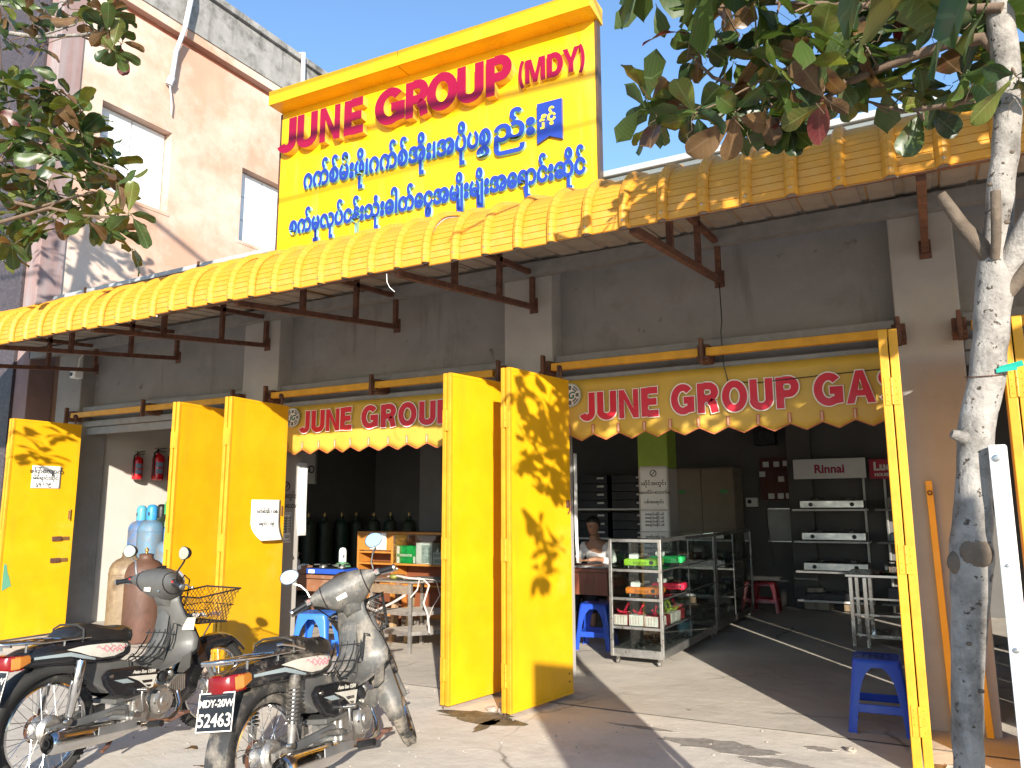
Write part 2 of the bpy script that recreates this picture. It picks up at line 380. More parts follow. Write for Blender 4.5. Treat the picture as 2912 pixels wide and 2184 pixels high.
for i, (r, dz, dy) in enumerate(((.045,0,0),(.03,.55,.1),(.05,1.15,.25),(.025,-.5,-.1))):
    t = obj('overhead_cable', B().tube([(-9+2.2*k, -2.1+dy, 8.5+dz+.012*(k-5)**2+.12*(k-5)*(1 if i % 2 else -.6)*.5) for k in range(11)], r, 8), M['black']); tag(t, 'black overhead cable %s above the street' % ('lowest of the thick pair','thin middle one','highest and thickest','lowest and thinnest')[i], 'cable', 'overhead cables')
# screws at the lower end of the ribs
b = B()
for i in range(60):
    x = -11.2+PW*i+.2; b.lathe([(.0,.008),(.005,.007),(.007,.003),(.007,0)], 6, (x,4.018,3.135), (0,-1,0))
tag(obj('rib_screw', b, M['steel'], aw, W=True), kind='stuff')
obj('front_purlin', B().box((-11.2,4.078,3.112),(2.7,4.118,3.152)), M['rust'], aw, W=True)
obj('middle_purlin', B().box((-11.2,5.0,3.60),(2.7,5.04,3.64)), M['rust'], aw, W=True)
obj('wall_angle', B().box((-11.2,6.10,3.62),(2.7,6.195,3.74)), M['ledge'], aw, W=True)
for x in (-9.75,-8.12,-6.6,-4.76,-3.18,-1.46,.035,1.6):
    br = obj('bracket', B().bar((x,6.19,3.34),(x,4.12,3.105),.045,.045), M['rust'], aw, W=True)
    for p, q in (((x,6.165,3.36),(x,6.165,3.69)),((x,5.55,3.29),(x,5.55,3.68)),((x,4.85,3.21),(x,4.85,3.60)),((x,6.19,3.66),(x,4.55,3.55))):
        obj('strut', B().bar(p, q, .042, .042), M['rust'], br, W=True)
    obj('wall_plate', B().box((x-.04,6.186,3.28),(x+.04,6.199,3.42)), M['rust'], br, W=True)
# ================================================================ roof sign
sg = thing('roof_sign', 'large yellow sign board above the awning with raised red and blue lettering', 'sign', (-6.33, 6.0, 4.0), R(2.2))
def ss(name, b, m, par=sg, **k): return obj(name, b, m, par, **k)
H0 = -4.0   # local z = world z - 4
ss('sign_panel', B().box((.01,0,0),(3.84,.085,6.05+H0)), M['signyellow'])
M['bronze'] = mat('brown_anodised_trim', (.12,.07,.04), .4, .4)
for a, c in ((-.012,.012),(3.838,3.862)): ss('edge_trim', B().box((a,-.004,0),(c,.09,6.0+H0)), M['bronze'])
for a, c in ((.0,1.757),(1.765,3.88)): ss('sign_cap', B().box((a,-.22,6.01+H0),(c,.12,6.175+H0)), M['signyellow'], bevel=.004)
for x in (.5,1.9,3.3):
    ss('back_strut', B().bar((x,.11,0),(x,.11,5.9+H0),.06,.05), M['rust']); ss('back_brace', B().bar((x,.14,5.6+H0),(x,1.6,.6),.05,.05), M['rust'])
# grotesque capitals as outlines: polygons (with bridges) and bent strokes
def stroke(pts, w):
    out = []
    P = [V((*p, 0)) for p in pts]
    for i, p in enumerate(P):
        t0 = (P[i]-P[i-1]).normalized() if i else (P[1]-P[0]).normalized(); t1 = (P[i+1]-P[i]).normalized() if i < len(P)-1 else t0
        n0, n1 = V((-t0.y,t0.x,0)), V((-t1.y,t1.x,0)); n = (n0+n1); n = n/max(.3, n.dot(n0)) 
        out.append((p+n*w/2, p-n*w/2))
    return out
def arc(cx, cy, rx, ry, a0, a1, n=14): return [(cx+rx*math.cos(R(a0+(a1-a0)*i/n)), cy+ry*math.sin(R(a0+(a1-a0)*i/n))) for i in range(n+1)]
S_ = .235
def capital(ch):
    """stroke lists in a cell of height 1"""
    s = S_; h = s/2
    if ch == 'J': return .56, [[(.46,1),(.46,.30)]+arc(.28,.28,.18,.18,0,-165)[1:]]
    if ch == 'U': return .70, [[(h,1),(h,.32)]+arc(.35,.33,.25,.23,180,360)[1:]+[(.60,1)]]
    if ch == 'O': return .78, [arc(.39,.5,.29,.4,90,450,28)]
    if ch == 'G': return .76, [arc(.39,.5,.29,.4,42,300,20)+[(.66,.17),(.66,.46),(.42,.46)]]
    if ch == 'S': return .68, [arc(.34,.72,.23,.18,20,250,12)+arc(.34,.28,.24,.18,70,-160,12)]
    if ch == 'C': return .72, [arc(.38,.5,.28,.4,45,315,20)]
    if ch == 'D': return .72, [[(h,0),(h,1)], [(s,.9),(.3,.9)]+arc(.32,.5,.30,.4,90,-90,14)[1:]+[(s,.1)]]
    if ch == 'P': return .68, [[(h,0),(h,1)], [(s,.9),(.36,.9)]+arc(.38,.68,.2,.22,90,-90,10)[1:]+[(s,.46)]]
    if ch == 'R': return .72, [[(h,0),(h,1)], [(s,.9),(.36,.9)]+arc(.38,.69,.2,.21,90,-90,10)[1:]+[(s,.48)], [(.40,.385),(.52,.30),(.58,0)]]
    if ch == 'E': return .62, [[(h,0),(h,1)], [(s,.9),(.58,.9)], [(s,.51),(.54,.51)], [(s,.1),(.60,.1)]]
    if ch == 'L': return .60, [[(h,0),(h,1)], [(s,.1),(.56,.1)]]
    if ch == 'T': return .60, [[(0,.9),(.6,.9)], [(.3,.8),(.3,0)]]
    if ch == '(': return .36, [arc(.55,.45,.40,.75,130,230,8)]
    if ch == ')': return .36, [arc(-.19,.45,.40,.75,50,-50,8)]
    if ch == ' ': return .34, []
    return .3, []
POLY = {'N': (.72, [(0,0),(.19,0),(.19,.66),(.52,0),(.71,0),(.71,1),(.52,1),(.52,.34),(.19,1),(0,1)]),
        'M': (.86, [(0,0),(.18,0),(.18,.70),(.34,0),(.50,0),(.66,.70),(.66,0),(.84,0),(.84,1),(.58,1),(.42,.33),(.26,1),(0,1)]),
        'Y': (.72, [(.26,0),(.46,0),(.46,.40),(.72,1),(.50,1),(.36,.60),(.22,1),(0,1),(.26,.40)]),
        'A': (.76, [(0,0),(.2,0),(.26,.22),(.50,.22),(.56,0),(.76,0),(.48,1),(.38,1),(.38,.78),(.45,.40),(.31,.40),(.38,.78),(.38,1),(.28,1)])}
def capmesh(b, ch, x, z, hgt, sx, y0, y1, shear=0, grow=0):
    """adds one capital: front at y0, back at y1; returns advance"""
    def T(u, v): return x+(u*sx+v*shear)*hgt, z+v*hgt
    if ch in POLY:
        wd, poly = POLY[ch]
        if ch == 'A':
            for q in ([(0,0),(.2,0),(.26,.22),(.31,.40),(.38,.76),(.38,1),(.28,1)], [(.56,0),(.76,0),(.48,1),(.38,1),(.38,.76),(.45,.40),(.50,.22)], [(.26,.22),(.50,.22),(.45,.40),(.31,.40)]):
                b.prism([T(*p) for p in q], y0, y1, 'xz')
        else: b.prism([T(*p) for p in poly], y0, y1, 'xz')
        return wd*sx*hgt
    wd, sts = capital(ch)
    for st in sts:
        rb = stroke(st, S_ if ch not in '()' else .15); n = len(rb)
        closed = (V((*st[0],0))-V((*st[-1],0))).length < 1e-4
        if closed: rb = rb[:-1]+[rb[0]]
        vs = []
        for L_, R_ in rb:
            a, c = T(L_.x, L_.y), T(R_.x, R_.y); vs += [(a[0],y0,a[1]),(c[0],y0,c[1]),(c[0],y1,c[1]),(a[0],y1,a[1])]
        fs = []
        for i in range(n-1):
            for k in range(4): fs.append((4*i+k, 4*i+(k+1)%4, 4*i+4+(k+1)%4, 4*i+4+k))
        if not closed: fs += [(0,1,2,3), (4*n-4,4*n-3,4*n-2,4*n-1)]
        b.add(vs, fs)
    return wd*sx*hgt
def big_letter(ch, x0, x1, z, hgt, dep):
    wd = POLY[ch][0] if ch in POLY else capital(ch)[0]
    full = {'O':.68,'U':.70,'J':.56,'G':.66,'P':.68,'R':.68,'E':.60,'D':.72}.get(ch, wd); lead = {'O':0,'G':0}.get(ch, 0)
    sx = (x1-x0)/(wd*hgt)
    b = B(); capmesh(b, ch, x0, z, hgt, sx, -dep, -.001)
    o = ss('letter', b, M['sideyellow'])
    b = B(); capmesh(b, ch, x0, z, hgt, sx, -dep-.006, -dep-.0005); ss('letter_face', b, M['red'], o)
for ch, a, c in (('J',.04,.30),('U',.325,.605),('N',.65,.93),('E',.985,1.25),('G',1.40,1.765),('R',1.785,2.07),('O',2.055,2.40),('U',2.405,2.70),('P',2.735,3.01)):
    big_letter(ch, a, c, 5.465+H0, .40, .085)
for ch, a, c in (('(',3.05,3.13),('M',3.14,3.355),('D',3.37,3.53),('Y',3.53,3.70),(')',3.69,3.77)):
    big_letter(ch, a, c, 5.52+H0, .245, .04)
# raised Burmese lettering; the stacked letter is set below its base
def burmese(s, x0, x1, base, size, par, dep, off, face, side, name='letter_row'):
    full = tmesh(s, size, dep/2, off, res=4)
    xs = [v.co.x for v in full.vertices]; sx = (x1-x0)/(max(xs)-min(xs)); mn = min(xs)
    full.transform(Matrix.Translation((x0-mn*sx, -dep/2, base)) @ Matrix.Diagonal((sx,1,1,1)))
    o = obj(name, full, side, par)
    f = tmesh(s, size, .002, off-.001, res=4); f.transform(Matrix.Translation((x0-mn*sx, -dep-.0025, base)) @ Matrix.Diagonal((sx,1,1,1)))
    obj(name+'_face', f, face, o); return o
L2a = 'ဂက်စ်မီးဖို၊ဂက်စ်အိုး၊အပိုပစ'; L2b = 'စည်း'
SZ = .30
burmese(L2a, .395, 2.76, 5.005+H0, SZ, sg, .035, .012, M['blue'], M['cyan'])
burmese('စ', 2.60, 2.745, 4.885+H0, .19, sg, .035, .009, M['blue'], M['cyan'])
burmese('ည်း', 2.79, 3.235, 5.005+H0, SZ, sg, .035, .012, M['blue'], M['cyan'])
burmese('စက်မှုလုပ်ငန်းသုံးဓါတ်ေငွ့အမျိုးမျိုးအေရာင်းဆိုင်', .215, 3.74, 4.505+H0, .27, sg, .035, .012, M['blue'], M['cyan'])
fl = ss('flag_plate', B().prism([(3.255,4.885+H0),(3.38,4.94+H0),(3.51,4.885+H0),(3.51,5.29+H0),(3.255,5.29+H0)], -.035, -.001, 'xz'), M['blue'])
M['signyellow2'] = mat('flag_yellow', (.8,.58,.05), .4)
t = tmesh('နှင့်', .135, .003, .005); xs = [v.co.x for v in t.vertices]; t.transform(Matrix.Translation((3.285-min(xs), -.038, 5.09+H0)))
obj('flag_lettering', t, M['signyellow2'], fl)
# ================================================================ folding doors
def door(h, o, label, th=.034, gap=.052):
    """two sheet metal leaves folded together, hinged at h and standing out to o"""
    h, o = V((*h, 0)), V((*o, 0)); L_ = (o-h).length; ang = math.atan2(o.y-h.y, o.x-h.x)
    t = thing('folding_door', label, 'door', (h.x, h.y, .03), ang, 'yellow folding doors')
    Z = 2.545
    for s in (-1, 1):
        b = B()
        y0, y1 = (s*gap/2-th/2, s*gap/2+th/2)
        # leaf body with a rolled rim on every side
        lf = obj('leaf', B().box((0,y0+.003,.004),(L_-.03,y1-.003,Z-.004)), M['yellow'], t)
        lf.data.update()
        obj('stile', B().box((L_-.0295,y0,0),(L_,y1,Z)), M['yellow_edge'], lf, bevel=.004)
        for z0, z1 in ((0,.028),(Z-.028,Z)): obj('rail', B().box((.0,y0,z0),(L_-.03,y1,z1)), M['yellow'], lf, bevel=.003)
    for zc in (.26, 1.16, 2.16):
        b = B()
        for s in (-1, 1):
            b.box((L_+.001, s*.005, zc-.085),(L_+.005, s*.040, zc+.085))
            for dz in (-.06,-.02,.02,.06): b.ball((L_+.005, s*.026, zc+dz), .0045, 6, 4)
        hg = obj('hinge', b, M['yellow_edge'], t, bevel=.001)
        b = B()
        for dz in (-.055,.0,.055): b.tube([(L_+.004,0,zc+dz-.026),(L_+.004,0,zc+dz+.026)], .008, 8)
        obj('hinge_pin', b, M['yellow_edge'], hg, smooth=40)
    b = B().tube([(L_-.02,-gap/2,.03),(L_-.02,-gap/2,-.028)], .006, 6); obj('floor_bolt', b, M['rust'], t)
    b = B().tube([(.06,0,Z-.01),(.06,0,Z+.10)], .012, 8); b.lathe([(0,0),(.03,0),(.03,.018),(0,.018)], 12, (.06,-.02,Z+.10), (0,1,0)); obj('top_roller', b, M['rust'], t)
    return t
dA = door((-2.755,5.93),(-2.885,5.12), 'yellow folding door dappled with leaf shadows at the left of the wide doorway')
dB = door((-3.27,5.90),(-3.41,5.10), 'yellow folding door in full sun right of the workbench doorway')
d2 = door((-6.03,5.95),(-5.955,5.13), 'yellow folding door with a curling white notice taped on')
d3 = door((-6.83,5.95),(-6.71,5.13), 'plain yellow folding door behind the handlebars of the left motorcycle')
d4 = door((-9.62,5.95),(-9.60,5.10), 'leftmost yellow folding door with two hasps and a small white notice')
d5 = door((-.262,6.0),(-.215,5.17), 'yellow folding door seen edge on beside the blue stool', .05, .057)
d6 = door((.47,6.0),(.425,5.17), 'yellow folding door seen edge on right of the tree trunk', .05, .057)
# hasps, ring and flaking paint on the doors
def on_door(d, name, b, m, **k): return obj(name, b, m, d, **k)
M['brown'] = mat('old_brass', (.25,.13,.05), .5, .4)
M['tealpaint'] = mat('old_green_paint', (.10,.30,.20), .7)
# (door local: x outward, right face towards camera is +y for doors turned to -Y)
b = B()
for z in (.86,1.12):
    b = B().box((.05,.045,z-.022),(.21,.053,z+.022)); hp = on_door(d4, 'hasp', b, M['brown'], bevel=.003)
    b = B().box((.15,.0535,z-.028),(.27,.060,z+.028)); b.tube([(.17,.062,z-.012),(.17,.085,z),(.17,.062,z+.012)], .004, 6); on_door(d4, 'hasp_staple', b, M['rust'], bevel=.002)
on_door(d4, 'bolt_latch', B().box((.06,.046,1.36),(.085,.056,1.46)).tube([(.072,.062,1.34),(.072,.062,1.48)], .006, 6), M['brown'])
on_door(d4, 'bare_patch', B().prism([(.70,.60),(.80,.55),(.80,.86),(.77,.84),(.755,.76),(.73,.70)], .0435, .0445, 'xz'), M['tealpaint'])
b = B().tube([(.05,.05,1.42),(.05,.075,1.46),(.05,.07,1.52),(.05,.05,1.50)], .006, 6); b.box((.03,.044,1.47),(.07,.05,1.53)); on_door(dA, 'pull_ring', b, M['rust'], smooth=40)
for x, z in ((.06,.10),(.06,.16)): on_door(dA, 'rivet', B().ball((x,.046,z), .007, 6, 4), M['rust'])
b = B().box((.03,.044,1.40),(.055,.052,1.50)); on_door(d2, 'bolt_latch', b, M['brown'], bevel=.002)
# ---------------------------------------------------------------- notices
def notice(label, w_, h_, loc, rz, lines, curl=0, tilt=0, box=False, size=.03, lw=0):
    t = thing('paper_notice', label, 'notice', loc, rz)
    b = B(); n = 10
    def P(u, v):
        k = max(0, -v/h_-.55)/.45
        return (u-w_/2+curl*.10*k*k*(1-u/w_), -.002-curl*k*k*.05-curl*.012*abs(math.sin(3.0*u/w_)), v)
    vs = [P(w_*i/n, -h_*j/n) for j in range(n+1) for i in range(n+1)]
    b.add(vs, [(j*(n+1)+i, j*(n+1)+i+1, (j+1)*(n+1)+i+1, (j+1)*(n+1)+i) for j in range(n) for i in range(n)])
    o = obj('sheet', b, M['paper'], t, smooth=60); md = o.modifiers.new('thickness','SOLIDIFY'); md.thickness = .001
    for txt, x, z, s in lines:
        me = tmesh(txt, s, .0004, .001, 'CENTER'); me.transform(Matrix.Translation((x, -.006-curl*.012, z))); obj('lettering', me, M['ink'], t)
    if box:
        b = B(); a, c, d, e = -w_/2+.015, w_/2-.015, -h_+.015, -.015
        for lo, hi in (((a,d),(c,d+.006)),((a,e-.006),(c,e)),((a,d+.006),(a+.006,e-.006)),((c-.006,d+.006),(c,e-.006))): b.box((lo[0],-.004,lo[1]),(hi[0],-.0025,hi[1]))
        obj('border', b, M['ink'], t)
    return t
def face_pt(d, x, z, off=.045):   # a point on the right face of a door
    return wmat(d) @ V((x, off, z))
def door_notice(d, x, z, *a, **k):
    return notice(a[0], a[1], a[2], face_pt(d, x, z), d.rotation_euler.z+PI, *a[3:], **k)
door_notice(d4, .40, 2.0, 'small white notice with handwritten lines taped to the leftmost door', .36, .27, [('ဖြတ်ေလျှာက်', 0, -.09, .075), ('အေရာင်းဆိုင်', -.02, -.165, .06), ('ငွေ့ ၊ ၀၉', -.03, -.235, .055)])
door_notice(d2, .28, 1.56, 'large white notice curling at the bottom on a door behind the right motorcycle', .42, .40, [('ဂက်စ်အိုး ၊ ပစ', 0.0, -.13, .05), ('ေရာင်း ၊ ၀၉', 0, -.25, .045)], curl=1)
# painted and pasted notices on the white pillar left of the work bench bay
px = -6.418
def pil_notice(y, z, *a, **k): return notice(a[0], a[1], a[2], (px, y, z), PI/2, *a[3:], **k)
pil_notice(6.38, 1.46, 'black bordered notice pasted on the white pillar', .24, .33, [('အေရာင်းဆိုင် ပစ်', 0, -.07-.03*i, .026) for i in range(6)]+[('၁၁', .05, -.28, .05)], box=True)
b = B(); t = thing('painted_warning', 'no smoking sign with two lines lettered on the white pillar', 'wall sign', (px, 6.40, 1.75), PI/2)
ring = B(); ring.tube([(.045*math.cos(2*PI*i/20), -.002, .045*math.sin(2*PI*i/20)) for i in range(20)], .005, 5, closed=True); ring.bar((-.032,-.002,-.032),(.032,-.002,.032),.004,.009)
obj('no_smoking_symbol', ring, M['ink'], t)
for s, z in (('ဆိုင်အတွင်း', -.13), ('ေဆးလိပ်မေသာက်ရ', -.24)):
    me = tmesh(s, .075, .0006, .0008, 'CENTER', sx=.8); me.transform(Matrix.Translation((0,-.002,z))); obj('lettering', me, M['ink'], t)
notice('long blank white sheet hanging from the edge of the white pillar', .15, .82, (px-.075+.085, 6.635, 2.02), PI/2*.98, [], curl=.2)
notice('white sheet hanging on the pillar edge right of the dappled door', .06, 1.0, (-2.985, 6.628, 2.0), PI/2*.95, [], curl=.15)
# ---------------------------------------------------------------- banners
M['vinyl'] = mat('yellow_vinyl', (.52,.32,.045), .5, var=.08, vs=2, dirt=((.45,.3,.06), .55, .85, 4))
M['vred'] = mat('printed_red', (.55,.012,.03), .5, var=.05)
M['vwhite'] = mat('printed_white', (.75,.68,.6), .6, var=.03)
M['vpost'] = mat('printed_pink', (.58,.36,.22), .6, var=.03)
M['vline'] = mat('printed_brick', (.45,.10,.05), .6, var=.05)
M['grey'] = mat('emblem_grey', (.40,.42,.40), .5)
M['egreen'] = mat('emblem_green', (.02,.12,.08), .5)
def banner(label, x0, x1, zt, zb, y, text, tz, tsize, ex):
    t = thing('shop_banner', label, 'banner', (x0, y, zb), 0, 'scalloped banners over the bays')
    Wd = x1-x0; H = zt-zb; pitch = .235
    def surf(u):  # gentle waves; the left end curls in
        k = max(0, 1-u/.14)
        return .018*math.sin(u*4.1)+.01*math.sin(u*9+1)-.10*k*k*0+.11*k*k
    def low(u):
        f = ((u/pitch) % 1); return .055*abs(f-.0 if f < .5 else 1-f)*2
    b = B(); nu = int(Wd/.0235); nv = 8
    for i in range(nu+1):
        u = i*Wd/nu
        for j in range(nv+1):
            v = low(u)*(1-j/nv)+H*j/nv
            b.v.append(V((u, surf(u)*(1-.6*j/nv)-.03*math.sin(j/nv*PI)*.5, v+.02*math.sin(u*1.3)*(j/nv)*0)))
    b.f = [(i*(nv+1)+j, (i+1)*(nv+1)+j, (i+1)*(nv+1)+j+1, i*(nv+1)+j+1) for i in range(nu) for j in range(nv)]
    o = obj('fabric', b, M['vinyl'], t, smooth=60); o.modifiers.new('thickness','SOLIDIFY').thickness = .0015
    b = B()    # printed edge line along the scallops and the little posts at each notch
    for i in range(nu):
        us = [i*Wd/nu, (i+1)*Wd/nu]
        b.add([(u, surf(u)-.012-.002, low(u)+d) for d in (.0, .007) for u in us], [(0,1,3,2)])
    k = 0
    u = pitch/2
    while u < Wd:
        yy = surf(u)-.0175; zz = low(u)+.012
        for dx0, dx1, dz0, dz1 in ((-.014,-.008,0,.075),(.008,.014,0,.075),(-.008,.008,.069,.075)): b.add([(u+dx0,yy,zz+dz0),(u+dx1,yy,zz+dz0),(u+dx1,yy,zz+dz1),(u+dx0,yy,zz+dz1)], [(0,1,2,3)])
        pb = B().add([(u-.0075,yy,zz),(u+.0075,yy,zz),(u+.0075,yy,zz+.068),(u-.0075,yy,zz+.068)], [(0,1,2,3)]); obj('printed_post', pb, M['vpost'], t)
        u += pitch
    obj('printed_edge', b, M['vline'], t)
    for word, wa, wb_ in text:
        adv = [(POLY[c][0] if c in POLY else capital(c)[0])+.11 for c in word]; sx = (wb_-wa)/((sum(adv)-.11)*tsize); x = wa-x0
        for ch, a in zip(word, adv):
            a *= sx*tsize; cw = a-.11*sx*tsize
            if x+cw*.5 < Wd:
                wb = B(); capmesh(wb, ch, 0, 0, tsize, sx, -.001, .001); yy = surf(x+cw/2)*.7-.036
                lo = obj('letter', wb, M['vred'], t, loc=(x, yy-.002, tz-zb))
                ob = B(); capmesh(ob, ch, 0, 0, tsize, sx, 0, .0008); ob.xf(Matrix.Translation((0,.0015,0)))
                obj('letter_outline', outline_of(ob, .010), M['vwhite'], lo)
            x += a
    # globe emblem
    ex, ez, yy = ex-x0, 2.49-zb, surf(ex-x0)*.7-.04
    e = obj('globe_emblem', B().lathe([(.0,.0),(.098,.0),(.098,.003),(0,.003)], 32, (ex, yy, ez), (0,-1,0)), M['vwhite'], t)
    b = B()
    b.tube([(ex+.10*math.cos(2*PI*i/28), yy-.004, ez+.10*math.sin(2*PI*i/28)) for i in range(28)], .009, 5, closed=True)
    obj('emblem_ring', b, M['grey'], e)
    b = B()
    for (a0, a1) in ((22,68),(112,158),(202,248),(292,338)):
        for r0, r1 in ((.056,.072),(.078,.090)):
            pts = [(ex+r*math.cos(R(a)), yy-.0045, ez+r*math.sin(R(a))) for r, rg in ((r0, range(a0,a1+1,11)),(r1, range(a1,a0-1,-11))) for a in rg]
            n = len(pts); b.add(pts, [tuple(range(n))])
    for a in (0, 180): 
        pts = [(ex+r*math.cos(R(a+d)), yy-.0045, ez+r*math.sin(R(a+d))) for r, d in ((.058,-16),(.088,-12),(.088,12),(.058,16))]; b.add(pts, [(0,1,2,3)])
    for a in (90, 270):
        pts = [(ex+r*math.cos(R(a+d)), yy-.0045, ez+r*math.sin(R(a+d))) for r, d in ((.05,-16),(.088,-12),(.088,12),(.05,16))]; b.add(pts, [(0,1,2,3)])
    obj('emblem_lines', b, M['ink'] if False else mat('emblem_dark', (.10,.10,.08), .5), e)
    me = tmesh('JG', .085, .0006, .003, 'CENTER', shear=.25); me.transform(Matrix.Translation((ex, yy-.006, ez-.03))); obj('emblem_lettering', me, M['egreen'], e)
    return t
def outline_of(b, d):
    """the same flat shape pushed outward by d in its plane"""
    me = bpy.data.meshes.new('t'); me.from_pydata([tuple(p) for p in b.v], [], b.f); bm = bmesh.new(); bm.from_mesh(me)
    bmesh.ops.remove_doubles(bm, verts=bm.verts, dist=1e-5); bmesh.ops.recalc_face_normals(bm, faces=bm.faces)
    acc = {}
    for v in bm.verts:
        n = V((0,0,0))
        for f in v.link_faces:
            if abs(f.normal.y) < .7: n += f.normal
        n.y = 0
        acc[v] = n.normalized()*d if n.length > .05 else V((0,0,0))
    for v, k in acc.items(): v.co += k
    out = B(); bm.verts.index_update(); out.v = [v.co.copy() for v in bm.verts]; out.f = [tuple(v.index for v in f.verts) for f in bm.faces]; bm.free(); bpy.data.meshes.remove(me); return out
banner('yellow scalloped banner over the wide doorway with red shop name and globe emblem', -2.985, -.21, 2.63, 2.08, 6.25, [('JUNE',-2.745,-2.018),('GROUP',-1.904,-.907),('GAS',-.79,-.165)], 2.255, .245, -2.84)
banner('yellow scalloped banner over the work bench doorway, half sunlit, with globe emblem', -6.41, -3.51, 2.62, 2.08, 6.25, [('JUNE',-6.085,-5.324),('GROUP',-5.203,-4.08),('GAS',-3.95,-3.3)], 2.315, .235, -6.19)
# ---------------------------------------------------------------- locking bars leaning on the pier, camera, cables
for i, (x, y, l, lean) in enumerate(((-.075,6.17,1.66,-.03),(.10,6.175,1.25,-.05))):
    t = thing('locking_bar', ['tall yellow steel bar leaning on the pier left of the tree','short yellow steel bar leaning on the pier right of the tree'][i], 'steel bar', (x-lean, y-.05, .014), 0, 'yellow bars leaning on the pier')
    obj('bar', B().bar((0,0,0),(lean,.03,l),.012,.042,(1,0,0)), M['yellow'], t, bevel=.003)
    obj('eyelet', B().lathe([(.010,0),(.018,0),(.018,.006),(.010,.006),(.010,0)], 12, (lean*.93,.018,l*.95), (0,-1,0)), M['rust'], t)
t = thing('security_camera', 'small white security camera under the left end of the awning', 'camera', (-10.05, 6.12, 3.3))
obj('housing', B().box((-.06,-.07,-.06),(.06,.05,.04)), M['white'], t, bevel=.012); obj('mount', B().tube([(0,.0,.04),(0,.02,.22),(0,.07,.3)], .012, 8), M['white'], t)
obj('lens', B().lathe([(0,.0),(.025,0),(.025,.012),(0,.012)], 12, (-.02,-.07,-.01), (0,-1,0)), M['black'], t)
t = obj('hanging_wire', B().tube([(-1.46,6.17,3.35),(-1.455,6.18,3.0),(-1.47,6.19,2.9),(-1.46,6.20,2.62),(-1.44,6.23,2.5)], .005, 6).tube([(-1.44,6.23,2.5),(-1.2,6.22,2.47),(-.7,6.22,2.49),(-.25,6.22,2.50)], .004, 6), M['black']); tag(t, 'thin dark wire hanging from an awning bracket to the banner', 'wire')
t = obj('wire_stub', B().tube([(-3.235,4.08,3.10),(-3.23,4.08,3.04),(-3.21,4.085,3.0),(-3.17,4.09,2.965)], .0022, 6), M['white']); tag(t, 'short white wire dangling from the awning edge', 'wire')
